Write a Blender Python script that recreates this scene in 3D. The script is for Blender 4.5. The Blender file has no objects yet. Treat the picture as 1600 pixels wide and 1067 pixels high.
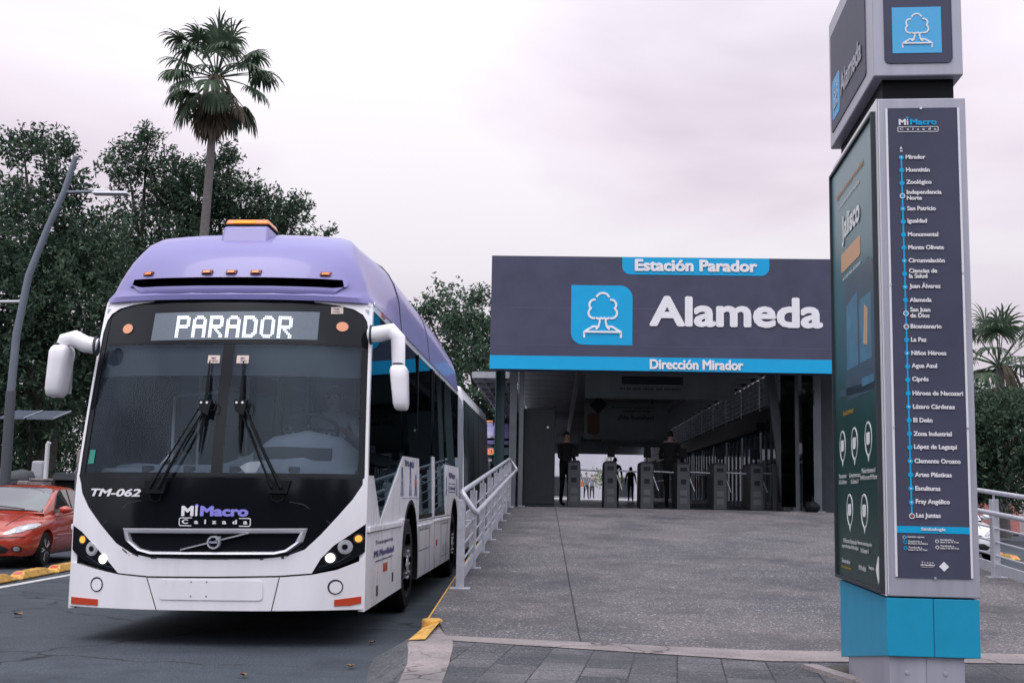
import bpy, bmesh, math, random
import numpy as np
from mathutils import Matrix, Vector
PI = math.pi
SC = bpy.context.scene
COL = SC.collection
random.seed(7)

# ------------------------------------------------------------------ camera, world, sun, exposure
cam_d = bpy.data.cameras.new("camera")
cam_d.sensor_width = 36.0
cam_d.lens = 1850.0 / 1600.0 * 36.0
cam_d.clip_end = 3000.0
cam = bpy.data.objects.new("camera", cam_d)
COL.objects.link(cam)
cam.matrix_world = (Matrix.Translation((0, 0, 1.3)) @ Matrix.Rotation(math.radians(2.3), 4, 'Z')
                    @ Matrix.Rotation(PI / 2 + math.atan(237.5 / 1850.0), 4, 'X') @ Matrix.Rotation(0.019, 4, 'Z'))
SC.camera = cam
SUN_EL, SUN_AZ = math.radians(60), math.radians(205)     # azimuth clockwise from +Y (ahead): behind the camera, a little left

def build_world():
    w = bpy.data.worlds.new("World"); SC.world = w; w.use_nodes = True
    nt = w.node_tree; N = nt.nodes; L = nt.links
    N.clear()
    out = N.new('ShaderNodeOutputWorld'); bg = N.new('ShaderNodeBackground'); L.new(bg.outputs[0], out.inputs[0])
    tc = N.new('ShaderNodeTexCoord'); sep = N.new('ShaderNodeSeparateXYZ'); L.new(tc.outputs['Generated'], sep.inputs[0])
    sky = N.new('ShaderNodeTexSky'); sky.sky_type = 'NISHITA'; sky.sun_disc = False
    sky.sun_elevation = SUN_EL; sky.sun_rotation = SUN_AZ
    # overcast deck: brighter overhead and towards the sun, soft cloud structure
    mp = N.new('ShaderNodeMapping'); mp.inputs['Scale'].default_value = (1.0, 1.0, 2.6); mp.inputs['Location'].default_value = (3.3, 1.2, .4); L.new(tc.outputs['Generated'], mp.inputs[0])
    n1 = N.new('ShaderNodeTexNoise'); n1.inputs['Scale'].default_value = 2.0; n1.inputs['Detail'].default_value = 5; n1.inputs['Roughness'].default_value = .45
    n1.inputs['Distortion'].default_value = .25
    L.new(mp.outputs[0], n1.inputs[0])
    cr = N.new('ShaderNodeValToRGB')
    e = cr.color_ramp.elements
    e[0].position = .34; e[0].color = (.60, .525, .61, 1)
    e[1].position = .60; e[1].color = (.95, .90, .965, 1)
    m = cr.color_ramp.elements.new(.48); m.color = (.83, .745, .835, 1)
    L.new(n1.outputs[0], cr.inputs[0])
    # the deck loses its mauve tint overhead and behind
    hz = N.new('ShaderNodeMapRange'); hz.inputs['From Min'].default_value = .30; hz.inputs['From Max'].default_value = .60; L.new(sep.outputs['Z'], hz.inputs[0])
    hy = N.new('ShaderNodeMapRange'); hy.inputs['From Min'].default_value = .25; hy.inputs['From Max'].default_value = -.25; L.new(sep.outputs['Y'], hy.inputs[0])
    hm = N.new('ShaderNodeMath'); hm.operation = 'MAXIMUM'; L.new(hz.outputs[0], hm.inputs[0]); L.new(hy.outputs[0], hm.inputs[1])
    tint = N.new('ShaderNodeMix'); tint.data_type = 'RGBA'; tint.blend_type = 'MULTIPLY'; tint.inputs[7].default_value = (.94, 1.04, 1.03, 1)
    L.new(hm.outputs[0], tint.inputs[0]); L.new(cr.outputs[0], tint.inputs[6])
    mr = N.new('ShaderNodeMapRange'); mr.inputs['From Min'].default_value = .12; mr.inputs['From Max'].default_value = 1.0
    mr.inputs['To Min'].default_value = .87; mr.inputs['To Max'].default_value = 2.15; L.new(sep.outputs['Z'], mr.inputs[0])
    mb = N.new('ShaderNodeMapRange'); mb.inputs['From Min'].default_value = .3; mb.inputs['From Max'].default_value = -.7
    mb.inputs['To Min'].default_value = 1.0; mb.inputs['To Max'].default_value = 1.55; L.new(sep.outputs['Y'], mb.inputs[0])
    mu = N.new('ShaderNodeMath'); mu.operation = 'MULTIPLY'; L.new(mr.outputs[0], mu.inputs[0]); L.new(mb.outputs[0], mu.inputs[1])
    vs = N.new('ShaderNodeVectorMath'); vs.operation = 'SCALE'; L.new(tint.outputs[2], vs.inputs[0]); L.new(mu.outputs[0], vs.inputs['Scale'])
    sk = N.new('ShaderNodeVectorMath'); sk.operation = 'SCALE'; sk.inputs['Scale'].default_value = .07; L.new(sky.outputs[0], sk.inputs[0])
    mix = N.new('ShaderNodeMix'); mix.data_type = 'RGBA'; mix.inputs[0].default_value = .94
    L.new(sk.outputs[0], mix.inputs[6]); L.new(vs.outputs[0], mix.inputs[7])
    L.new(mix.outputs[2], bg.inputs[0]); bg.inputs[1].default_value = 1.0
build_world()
sd = bpy.data.lights.new("sun", 'SUN'); sd.energy = 1.25; sd.angle = math.radians(35); sd.color = (1.0, .95, .93)
sun = bpy.data.objects.new("sun", sd); COL.objects.link(sun)
_dir = Vector((math.sin(SUN_AZ) * math.cos(SUN_EL), math.cos(SUN_AZ) * math.cos(SUN_EL), math.sin(SUN_EL)))
sun.rotation_euler = _dir.to_track_quat('Z', 'Y').to_euler()
SC.view_settings.view_transform = 'Standard'
SC.view_settings.look = 'None'
SC.view_settings.exposure = 0.0
SC.view_settings.gamma = 1.0
SC.view_settings.use_curve_mapping = False

# ------------------------------------------------------------------ materials
MATS = {}
def mat(name, col, rough=.6, metal=0., var=.0, vscale=8., bump=0., bscale=60., coat=0., spec=.5, emit=None, estr=0., trans=0., alpha=None, dark=None, rvar=0., streak=None):
    """procedural principled material: colour broken up by noise, optional fine bump, coat, emission"""
    if name in MATS: return MATS[name]
    m = bpy.data.materials.new(name); m.use_nodes = True
    nt = m.node_tree; N = nt.nodes; L = nt.links; p = N['Principled BSDF']
    p.inputs['Base Color'].default_value = (*col, 1); p.inputs['Roughness'].default_value = rough
    p.inputs['Metallic'].default_value = metal; p.inputs['Coat Weight'].default_value = coat; p.inputs['Coat Roughness'].default_value = .06
    p.inputs['Specular IOR Level'].default_value = spec
    if trans: p.inputs['Transmission Weight'].default_value = trans
    tc = N.new('ShaderNodeTexCoord')
    if var or rvar:
        n = N.new('ShaderNodeTexNoise'); n.inputs['Scale'].default_value = vscale; n.inputs['Detail'].default_value = 6; n.inputs['Roughness'].default_value = .62
        if streak:
            mp = N.new('ShaderNodeMapping'); mp.inputs['Scale'].default_value = streak; L.new(tc.outputs['Object'], mp.inputs[0]); L.new(mp.outputs[0], n.inputs['Vector'])
        else: L.new(tc.outputs['Object'], n.inputs['Vector'])
        if var:
            r = N.new('ShaderNodeValToRGB'); lo = dark or tuple(c * (1 - var) for c in col); hi = tuple(min(1, c * (1 + var * .6)) for c in col)
            r.color_ramp.elements[0].position = .32; r.color_ramp.elements[0].color = (*lo, 1)
            r.color_ramp.elements[1].position = .66; r.color_ramp.elements[1].color = (*hi, 1)
            L.new(n.outputs[0], r.inputs[0]); L.new(r.outputs[0], p.inputs['Base Color'])
        if rvar:
            q = N.new('ShaderNodeMapRange'); q.inputs['To Min'].default_value = max(0.02, rough - rvar); q.inputs['To Max'].default_value = min(1, rough + rvar)
            q.inputs['From Min'].default_value = .3; q.inputs['From Max'].default_value = .7
            L.new(n.outputs[0], q.inputs[0]); L.new(q.outputs[0], p.inputs['Roughness'])
    if bump:
        b = N.new('ShaderNodeBump'); b.inputs['Strength'].default_value = bump; b.inputs['Distance'].default_value = .01
        nb = N.new('ShaderNodeTexNoise'); nb.inputs['Scale'].default_value = bscale; nb.inputs['Detail'].default_value = 4
        L.new(tc.outputs['Object'], nb.inputs['Vector']); L.new(nb.outputs[0], b.inputs['Height']); L.new(b.outputs[0], p.inputs['Normal'])
    if emit:
        p.inputs['Emission Color'].default_value = (*emit, 1); p.inputs['Emission Strength'].default_value = estr
    MATS[name] = m
    return m

def glass_mat(name, tint, fac=.1, rough=.02, dust_haze=.0, dcol=(.35, .4, .5), top=.9, gcol=(1, 1, 1), blend=.35):
    """a pane: see-through tint + mirror reflection by angle (+ a film of dust and painted haze)"""
    if name in MATS: return MATS[name]
    m = bpy.data.materials.new(name); m.use_nodes = True
    nt = m.node_tree; N = nt.nodes; L = nt.links; N.clear()
    o = N.new('ShaderNodeOutputMaterial'); t = N.new('ShaderNodeBsdfTransparent'); t.inputs[0].default_value = (*tint, 1)
    g = N.new('ShaderNodeBsdfGlossy'); g.inputs['Roughness'].default_value = rough; g.inputs[0].default_value = (*gcol, 1)
    lw = N.new('ShaderNodeLayerWeight'); lw.inputs[0].default_value = blend
    mr = N.new('ShaderNodeMapRange'); mr.inputs['To Min'].default_value = fac; mr.inputs['To Max'].default_value = top
    L.new(lw.outputs['Fresnel'], mr.inputs[0])
    mx = N.new('ShaderNodeMixShader'); L.new(mr.outputs[0], mx.inputs[0]); L.new(t.outputs[0], mx.inputs[1]); L.new(g.outputs[0], mx.inputs[2])
    last = mx
    if dust_haze:
        d = N.new('ShaderNodeBsdfDiffuse'); d.inputs[0].default_value = (*dcol, 1)
        tc = N.new('ShaderNodeTexCoord'); n = N.new('ShaderNodeTexNoise'); n.inputs['Scale'].default_value = 2.0; n.inputs['Detail'].default_value = 3; n.inputs['Roughness'].default_value = .5
        mp = N.new('ShaderNodeMapping'); mp.inputs['Scale'].default_value = (2.5, 1, .45); L.new(tc.outputs['Object'], mp.inputs[0]); L.new(mp.outputs[0], n.inputs[0])
        q = N.new('ShaderNodeMapRange'); q.inputs['From Min'].default_value = .38; q.inputs['From Max'].default_value = .68; q.inputs['To Min'].default_value = dust_haze * .35; q.inputs['To Max'].default_value = dust_haze * 1.5
        L.new(n.outputs[0], q.inputs[0])
        m2 = N.new('ShaderNodeMixShader'); L.new(q.outputs[0], m2.inputs[0]); L.new(mx.outputs[0], m2.inputs[1]); L.new(d.outputs[0], m2.inputs[2]); last = m2
    L.new(last.outputs[0], o.inputs[0])
    MATS[name] = m
    return m

# ------------------------------------------------------------------ object helpers
def empty(name, loc=(0, 0, 0), rz=0., label=None, cat=None, group=None, ry=0.):
    o = bpy.data.objects.new(name, None); COL.objects.link(o); o.empty_display_size = .2
    o.location = loc; o.rotation_euler = (0, ry, rz)
    if label: tag(o, label, cat, group)
    return o
def tag(o, label=None, cat=None, group=None, kind=None):
    if label: o['label'] = label
    if cat: o['category'] = cat
    if group: o['group'] = group
    if kind: o['kind'] = kind
    return o
def mesh_obj(name, me, mats, parent=None, smooth=None, bevel=0., seg=2):
    if not isinstance(mats, (list, tuple)): mats = [mats]
    for m in mats: me.materials.append(m)
    if smooth:
        me.polygons.foreach_set('use_smooth', [True] * len(me.polygons))
        if smooth < 179: me.set_sharp_from_angle(angle=math.radians(smooth))
    o = bpy.data.objects.new(name, me); COL.objects.link(o)
    if parent: o.parent = parent
    if bevel:
        b = o.modifiers.new('bevel', 'BEVEL'); b.width = bevel; b.segments = seg; b.limit_method = 'ANGLE'; b.angle_limit = math.radians(40)
    return o
def build(name, bm, mats, parent=None, smooth=None, bevel=0., seg=2, fix=True):
    if fix: bmesh.ops.recalc_face_normals(bm, faces=bm.faces)
    me = bpy.data.meshes.new(name); bm.to_mesh(me); bm.free()
    return mesh_obj(name, me, mats, parent, smooth, bevel, seg)
def BM(): return bmesh.new()
def hexa(bm, pts, mi=0):
    v = [bm.verts.new(p) for p in pts]     # 0-3 bottom ring, 4-7 top ring
    for q in ((3, 2, 1, 0), (4, 5, 6, 7), (0, 1, 5, 4), (1, 2, 6, 5), (2, 3, 7, 6), (3, 0, 4, 7)):
        f = bm.faces.new([v[i] for i in q]); f.material_index = mi
def box(bm, x0, x1, y0, y1, z0, z1, mi=0):
    hexa(bm, [(x0, y0, z0), (x1, y0, z0), (x1, y1, z0), (x0, y1, z0), (x0, y0, z1), (x1, y0, z1), (x1, y1, z1), (x0, y1, z1)], mi)
def tbox(bm, x0, x1, y0, y1, z0, z1, tx=0, ty=0, mi=0):
    hexa(bm, [(x0, y0, z0), (x1, y0, z0), (x1, y1, z0), (x0, y1, z0), (x0 + tx, y0 + ty, z1), (x1 - tx, y0 + ty, z1), (x1 - tx, y1 - ty, z1), (x0 + tx, y1 - ty, z1)], mi)
def tube(bm, path, r, n=10, mi=0, cap=True, flat=1.0):
    """swept tube along a path; r a number or a list"""
    path = [Vector(p) for p in path]; k = len(path)
    rs = r if isinstance(r, (list, tuple)) else [r] * k
    rings = []; up = None
    for i, p in enumerate(path):
        d = (path[min(i + 1, k - 1)] - path[max(i - 1, 0)]).normalized()
        if up is None: up = Vector((0, 0, 1)) if abs(d.z) < .9 else Vector((1, 0, 0))
        s = d.cross(up).normalized(); u = s.cross(d).normalized(); up = u
        rings.append([bm.verts.new(p + (s * math.cos(2 * PI * j / n) + u * math.sin(2 * PI * j / n) * flat) * rs[i]) for j in range(n)])
    for a, b in zip(rings, rings[1:]):
        for j in range(n):
            f = bm.faces.new((a[j], a[(j + 1) % n], b[(j + 1) % n], b[j])); f.material_index = mi
    if cap:
        bm.faces.new(rings[0][::-1]).material_index = mi; bm.faces.new(rings[-1]).material_index = mi
def loft(bm, rings, closed=True, caps=True, mi=0):
    R = [[bm.verts.new(p) for p in r] for r in rings]; n = len(R[0])
    for a, b in zip(R, R[1:]):
        for j in range(n if closed else n - 1):
            f = bm.faces.new((a[j], a[(j + 1) % n], b[(j + 1) % n], b[j])); f.material_index = mi
    if caps and closed:
        bm.faces.new(R[0][::-1]).material_index = mi; bm.faces.new(R[-1]).material_index = mi
    return R
def lathe(bm, prof, axis='z', c=(0, 0, 0), n=24, mi=0, caps=True):
    """profile [(radius, height)] spun about an axis through c"""
    def P(r, h, a):
        x, y = r * math.cos(a), r * math.sin(a)
        q = (x, y, h) if axis == 'z' else ((h, x, y) if axis == 'x' else (x, h, y))
        return (c[0] + q[0], c[1] + q[1], c[2] + q[2])
    return loft(bm, [[P(max(r, 1e-4), h, 2 * PI * j / n) for j in range(n)] for r, h in prof], True, caps, mi)
def prism(bm, poly, fn, d0, d1, mi=0):
    """flat polygon (u,v) pulled between offsets d0..d1 of a mapping fn(u,v,d)"""
    a = [bm.verts.new(fn(u, v, d0)) for u, v in poly]; b = [bm.verts.new(fn(u, v, d1)) for u, v in poly]
    n = len(poly)
    bm.faces.new(a).material_index = mi; bm.faces.new(b[::-1]).material_index = mi
    for i in range(n): bm.faces.new((a[i], b[i], b[(i + 1) % n], a[(i + 1) % n])).material_index = mi
def patch(bm, poly, fn, d0, d1, step=.12, mi=0):
    """polygon in (u,v) cut into a grid and laid on a curved surface fn(u,v,d), with a rim from d0 to d1"""
    t = bmesh.new(); f = t.faces.new([t.verts.new((u, v, 0)) for u, v in poly])
    us = [p[0] for p in poly]; vs = [p[1] for p in poly]
    for ax, lo, hi in ((0, min(us), max(us)), (1, min(vs), max(vs))):
        if not step: break
        k = math.ceil(lo / step + 1e-6)
        while k * step < hi - 1e-6:
            co = [0, 0, 0]; no = [0, 0, 0]; co[ax] = k * step; no[ax] = 1
            bmesh.ops.bisect_plane(t, geom=t.verts[:] + t.edges[:] + t.faces[:], dist=1e-5, plane_co=co, plane_no=no); k += 1
    bmesh.ops.triangulate(t, faces=[f for f in t.faces if len(f.verts) > 4])
    t.verts.ensure_lookup_table()
    m0 = {v.index: bm.verts.new(fn(v.co.x, v.co.y, d0)) for v in t.verts}
    t.verts.index_update()
    m0 = dict(zip([v.index for v in t.verts], m0.values()))
    for f in t.faces: bm.faces.new([m0[v.index] for v in f.verts]).material_index = mi
    if d1 is not None:
        rim = {}
        for e in t.edges:
            if len(e.link_faces) == 1:
                for v in e.verts:
                    if v.index not in rim: rim[v.index] = bm.verts.new(fn(v.co.x, v.co.y, d1))
                a, b = e.verts
                bm.faces.new((m0[a.index], m0[b.index], rim[b.index], rim[a.index])).material_index = mi
    t.free()
def arc(cx, cy, r, a0, a1, n=12, ry=None):
    ry = ry or r
    return [(cx + r * math.cos(math.radians(a0 + (a1 - a0) * i / n)), cy + ry * math.sin(math.radians(a0 + (a1 - a0) * i / n))) for i in range(n + 1)]
def circ(cx, cy, r, n=20, ry=None): return arc(cx, cy, r, 0, 360, n, ry)[:-1]
def rrect(x0, x1, y0, y1, r, n=5, corners=(1, 1, 1, 1)):
    """rounded rectangle, corners in the order lower-left, lower-right, upper-right, upper-left"""
    o = []
    for (cx, cy, px, py, a), k in zip(((x0 + r, y0 + r, x0, y0, 180), (x1 - r, y0 + r, x1, y0, 270), (x1 - r, y1 - r, x1, y1, 0), (x0 + r, y1 - r, x0, y1, 90)), corners):
        o += arc(cx, cy, r, a, a + 90, n) if k else [(px, py)]
    return o
def ribbon(bm, pts, w, fn, d0, d1, closed=False, mi=0):
    """flat stroke of width w along a 2D polyline, mitred"""
    P = [Vector((p[0], p[1])) for p in pts]; n = len(P); L_, R_ = [], []
    for i in range(n):
        a = P[i - 1] if (i or closed) else None; b = P[(i + 1) % n] if (i < n - 1 or closed) else None
        d1_ = (P[i] - a).normalized() if a is not None else (b - P[i]).normalized()
        d2_ = (b - P[i]).normalized() if b is not None else d1_
        t = (d1_ + d2_); t = t.normalized() if t.length > 1e-6 else d1_
        no = Vector((-t.y, t.x)); s = w / 2 / max(.45, abs(no.dot(Vector((-d1_.y, d1_.x)))))
        L_.append(P[i] + no * s); R_.append(P[i] - no * s)
    m = n if closed else n - 1
    a0 = [bm.verts.new(fn(p.x, p.y, d0)) for p in L_]; b0 = [bm.verts.new(fn(p.x, p.y, d0)) for p in R_]
    a1 = [bm.verts.new(fn(p.x, p.y, d1)) for p in L_]; b1 = [bm.verts.new(fn(p.x, p.y, d1)) for p in R_]
    for i in range(m):
        j = (i + 1) % n
        for q in ((a0[i], b0[i], b0[j], a0[j]), (a0[i], a0[j], a1[j], a1[i]), (b0[i], b1[i], b1[j], b0[j])):
            bm.faces.new(q).material_index = mi
_TXT = {}
def text_geo(s, bold=.0, shear=0., spacing=1.):
    key = (s, bold, shear, spacing)
    if key in _TXT: return _TXT[key]
    c = bpy.data.curves.new('t', 'FONT'); c.body = s; c.shear = shear; c.space_character = spacing
    c.resolution_u = 3; c.fill_mode = 'FRONT'
    o = bpy.data.objects.new('t', c); COL.objects.link(o)
    bpy.context.view_layer.update()
    me = bpy.data.meshes.new_from_object(o.evaluated_get(bpy.context.evaluated_depsgraph_get()))
    v0 = [(v.co.x, v.co.y) for v in me.vertices]; f0 = [tuple(p.vertices) for p in me.polygons]; vs, fs, ly = [], [], []
    k = 12 if bold >= .03 else 5                 # heavier weight: the outline repeated round a small circle
    for i in range(k if bold else 1):
        a = 2 * PI * i / k; n = len(vs); vs += [(x + bold * math.cos(a), y + bold * math.sin(a)) for x, y in v0]
        fs += [tuple(q + n for q in f) for f in f0]; ly += [i] * len(v0)
    bpy.data.objects.remove(o); bpy.data.curves.remove(c); bpy.data.meshes.remove(me)
    x0 = min(v[0] for v in vs); x1 = max(v[0] for v in vs); y0 = min(v[1] for v in vs); y1 = max(v[1] for v in vs)
    _TXT[key] = ([((x - x0) / (x1 - x0), (y - y0) / (y1 - y0)) for x, y in vs], fs, (x1 - x0, y1 - y0), ly)
    return _TXT[key]
def text(bm, s, x0, y0, fn, d, w=None, h=None, bold=.03, shear=0., spacing=1., mi=0, size=None, align='L', dd=.0003):
    """lettering fitted to a box with its lower left (or centre / right) at x0,y0 and mapped by fn"""
    vs, fs, (tw, th), ly = text_geo(s, bold, shear, spacing)
    if size: w = w or tw * size; h = h or th * size
    if w is None: w = h * tw / th
    if h is None: h = w * th / tw
    if align == 'C': x0 -= w / 2
    if align == 'R': x0 -= w
    V = [bm.verts.new(fn(x0 + x * w, y0 + y * h, d + q * dd)) for (x, y), q in zip(vs, ly)]
    for f in fs:
        try: bm.faces.new([V[i] for i in f]).material_index = mi
        except ValueError: pass
def skin_mesh(name, joints, edges, root, sub=2):
    """one continuous skinned surface from joints {name: (xyz, radius)} and edges"""
    names = list(joints); me = bpy.data.meshes.new(name)
    me.from_pydata([joints[n][0] for n in names], [(names.index(a), names.index(b)) for a, b in edges], [])
    o = bpy.data.objects.new(name, me); COL.objects.link(o)
    m = o.modifiers.new('skin', 'SKIN'); m.use_smooth_shade = True
    for i, n in enumerate(names):
        r = joints[n][1]; sv = me.skin_vertices[0].data[i]
        sv.radius = r if isinstance(r, tuple) else (r, r); sv.use_root = (n == root)
    s = o.modifiers.new('sub', 'SUBSURF'); s.levels = sub; s.render_levels = sub
    bpy.context.view_layer.update()
    out = bpy.data.meshes.new_from_object(o.evaluated_get(bpy.context.evaluated_depsgraph_get()))
    bpy.data.objects.remove(o)
    return out
def boolean_cut(o, cutter_bm):
    bmesh.ops.recalc_face_normals(cutter_bm, faces=cutter_bm.faces)
    me = bpy.data.meshes.new('cut'); cutter_bm.to_mesh(me); cutter_bm.free()
    c = bpy.data.objects.new('cut', me); COL.objects.link(c)
    c.parent = o.parent
    m = o.modifiers.new('b', 'BOOLEAN'); m.operation = 'DIFFERENCE'; m.object = c; m.solver = 'EXACT'
    bpy.context.view_layer.update()
    new = bpy.data.meshes.new_from_object(o.evaluated_get(bpy.context.evaluated_depsgraph_get()))
    o.modifiers.remove(m); old = o.data; o.data = new; bpy.data.meshes.remove(old); bpy.data.objects.remove(c)
def children(o): return [c for c in bpy.data.objects if c.parent == o]
def copy_tree(o, parent=None, kids=None):
    kids = kids or {}
    if not kids:
        for c in bpy.data.objects:
            if c.parent: kids.setdefault(c.parent.name, []).append(c)
    c = o.copy(); COL.objects.link(c)
    if parent: c.parent = parent
    for ch in kids.get(o.name, []): copy_tree(ch, c, kids)
    return c
XZ = lambda u, v, d: (u, -d, v)          # upright plane facing the camera (towards -Y)

# shared materials
M = dict(
    white=mat('bus_white_paint', (.77, .745, .785), .30, coat=.4, var=.09, vscale=1.0, rvar=.05, streak=(2.2, 2.2, .5)),
    purple=mat('bus_purple_paint', (.205, .182, .42), .36, coat=.3, var=.04, vscale=1.5),
    black=mat('gloss_black', (.006, .007, .010), .10, spec=.22),
    rubber=mat('black_rubber', (.010, .010, .011), .75, var=.2, vscale=20, spec=.2),
    matt=mat('matt_black', (.004, .0045, .006), .6, spec=.16),
    chrome=mat('silver_trim', (.60, .60, .65), .28, metal=.55),
    led=mat('white_led', (.9, .93, 1), .5, emit=(.86, .93, 1), estr=1.0),
    ledo=mat('orange_led', (.9, .3, .1), .5, emit=(1, .22, .06), estr=1.6),
    lamp=mat('lit_headlamp', (.9, .9, .8), .3, emit=(1, .93, .78), estr=1.2),
    amberlit=mat('lit_amber', (.9, .4, .05), .3, emit=(1, .34, .06), estr=.8),
    amber=mat('amber_lens', (.70, .19, .03), .3, coat=.3, emit=(1, .30, .03), estr=.15),
    orange=mat('orange_reflector', (.72, .28, .14), .3, coat=.4),
    red=mat('red_reflector', (.48, .040, .008), .25, coat=.6),
    navy=mat('navy_sheet', (.059, .060, .100), .5, var=.14, vscale=2, spec=.22),
    cyan=mat('cyan_sheet', (.002, .32, .60), .5, var=.04, vscale=3, spec=.3),
    letter=mat('white_lettering', (.72, .70, .73), .55, var=.05, vscale=4),
    letterc=mat('sky_blue_lettering', (.06, .36, .66), .5),
    letterp=mat('purple_lettering', (.24, .22, .66), .5),
    ink=mat('blue_ink', (.05, .055, .17), .5),
    steel=mat('galvanised_steel', (.50, .50, .56), .38, metal=.35, var=.12, vscale=14, rvar=.1),
    silver=mat('silver_panel', (.36, .355, .42), .40, metal=.25, var=.12, vscale=1.5, rvar=.08, streak=(6, 6, .8)),
    dgrey=mat('dark_grey_metal', (.036, .041, .050), .5, var=.15, vscale=6, spec=.25),
    dash=mat('dashboard_grey', (.20, .235, .29), .6, var=.1, vscale=10),
)
# ------------------------------------------------------------------ ground, road, ramp, pavement
def rough_ground(name, col, col2, speck, speck_amt, scale, patch_scale=.6, crack=None, lines=(), rough=.85, bricks=None, bump=.35):
    """mineral surface: large stains, fine aggregate, optional cracks (voronoi edges), joint lines or paving slabs"""
    m = bpy.data.materials.new(name); m.use_nodes = True
    nt = m.node_tree; N = nt.nodes; L = nt.links; p = N['Principled BSDF']; p.inputs['Roughness'].default_value = rough
    p.inputs['Specular IOR Level'].default_value = .2
    tc = N.new('ShaderNodeTexCoord'); O = tc.outputs['Object']
    def noise(s, det=6, ro=.6, vec=O):
        n = N.new('ShaderNodeTexNoise'); n.inputs['Scale'].default_value = s; n.inputs['Detail'].default_value = det; n.inputs['Roughness'].default_value = ro
        L.new(vec, n.inputs['Vector']); return n.outputs[0]
    def ramp(x, p0, p1, c0=(0, 0, 0), c1=(1, 1, 1)):
        r = N.new('ShaderNodeValToRGB'); e = r.color_ramp.elements
        e[0].position = p0; e[0].color = (*c0, 1); e[1].position = p1; e[1].color = (*c1, 1); L.new(x, r.inputs[0]); return r.outputs[0]
    def mixc(f, a, b, mode='MIX'):
        x = N.new('ShaderNodeMix'); x.data_type = 'RGBA'; x.blend_type = mode
        if isinstance(f, float): x.inputs[0].default_value = f
        else: L.new(f, x.inputs[0])
        for i, q in ((6, a), (7, b)):
            if isinstance(q, tuple): x.inputs[i].default_value = (*q, 1)
            else: L.new(q, x.inputs[i])
        return x.outputs[2]
    base = ramp(noise(patch_scale, 7, .62), .34, .66, col2, col)
    h = None
    if bricks:
        mp = N.new('ShaderNodeMapping'); mp.inputs['Rotation'].default_value = (0, 0, bricks[2]); L.new(O, mp.inputs[0])
        b = N.new('ShaderNodeTexBrick'); b.inputs['Scale'].default_value = 1.0; b.inputs['Brick Width'].default_value = bricks[0]; b.inputs['Row Height'].default_value = bricks[1]
        b.inputs['Mortar Size'].default_value = .007; b.inputs['Mortar Smooth'].default_value = .4; b.inputs['Bias'].default_value = 0.
        b.inputs['Color1'].default_value = (.55, .56, .60, 1); b.inputs['Color2'].default_value = (1.40, 1.30, 1.28, 1); b.inputs['Mortar'].default_value = (.20, .19, .19, 1)
        L.new(mp.outputs[0], b.inputs[0]); base = mixc(1., base, b.outputs[0], 'MULTIPLY'); h = b.outputs['Fac']
    fine = noise(scale, 3, .7)
    base = mixc(ramp(fine, .56, .70), base, speck)
    base = mixc(ramp(noise(scale * .55, 2, .6), .30, .44, (.55,) * 3, (0, 0, 0)), base, (col2[0] * .45, col2[1] * .45, col2[2] * .45))
    stain = ramp(noise(.9, 8, .7), .45, .66, (0, 0, 0), (.85,) * 3)
    gum = N.new('ShaderNodeTexVoronoi'); gum.inputs['Scale'].default_value = 1.7; L.new(O, gum.inputs['Vector'])
    base = mixc(ramp(gum.outputs['Distance'], .018, .03, (.6,) * 3, (0, 0, 0)), base, (col2[0] * .35, col2[1] * .35, col2[2] * .35))
    base = mixc(stain, base, (col2[0] * .7, col2[1] * .7, col2[2] * .72))
    def darken(fac, amt=.75):
        nonlocal base
        x = N.new('ShaderNodeMath'); x.operation = 'MULTIPLY'; x.inputs[1].default_value = amt; L.new(fac, x.inputs[0])
        base = mixc(x.outputs[0], base, (.012, .012, .014))
    if crack:
        ns = N.new('ShaderNodeTexNoise'); ns.inputs['Scale'].default_value = 2.2; ns.inputs['Detail'].default_value = 7; L.new(O, ns.inputs[0])
        sc = N.new('ShaderNodeVectorMath'); sc.operation = 'SCALE'; sc.inputs['Scale'].default_value = .55; L.new(ns.outputs['Color'], sc.inputs[0])
        ad = N.new('ShaderNodeVectorMath'); L.new(O, ad.inputs[0]); L.new(sc.outputs[0], ad.inputs[1])
        v = N.new('ShaderNodeTexVoronoi'); v.feature = 'DISTANCE_TO_EDGE'; v.inputs['Scale'].default_value = crack; L.new(ad.outputs[0], v.inputs['Vector'])
        cm = ramp(v.outputs['Distance'], .003, .012, (1, 1, 1), (0, 0, 0))
        gate = ramp(noise(.35, 2), .40, .50)
        darken(mixc(1., cm, gate, 'MULTIPLY'), .8)
    sp = N.new('ShaderNodeSeparateXYZ'); L.new(O, sp.inputs[0])
    for (a, b_, c_, wdt, amt, x0, x1) in lines:      # |a x + b y - c| < width, wobbling a little, between x0..x1
        wob = N.new('ShaderNodeMath'); wob.operation = 'MULTIPLY'; wob.inputs[1].default_value = .03; L.new(noise(3., 6, .7), wob.inputs[0])
        q1 = N.new('ShaderNodeMath'); q1.operation = 'MULTIPLY_ADD'; q1.inputs[1].default_value = a; q1.inputs[2].default_value = -c_; L.new(sp.outputs['X'], q1.inputs[0])
        q2 = N.new('ShaderNodeMath'); q2.operation = 'MULTIPLY_ADD'; q2.inputs[1].default_value = b_; L.new(sp.outputs['Y'], q2.inputs[0]); L.new(q1.outputs[0], q2.inputs[2])
        q3 = N.new('ShaderNodeMath'); q3.operation = 'ADD'; L.new(q2.outputs[0], q3.inputs[0]); L.new(wob.outputs[0], q3.inputs[1])
        q4 = N.new('ShaderNodeMath'); q4.operation = 'ABSOLUTE'; L.new(q3.outputs[0], q4.inputs[0])
        fac = N.new('ShaderNodeMapRange'); fac.inputs['From Min'].default_value = wdt * .4; fac.inputs['From Max'].default_value = wdt
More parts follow.
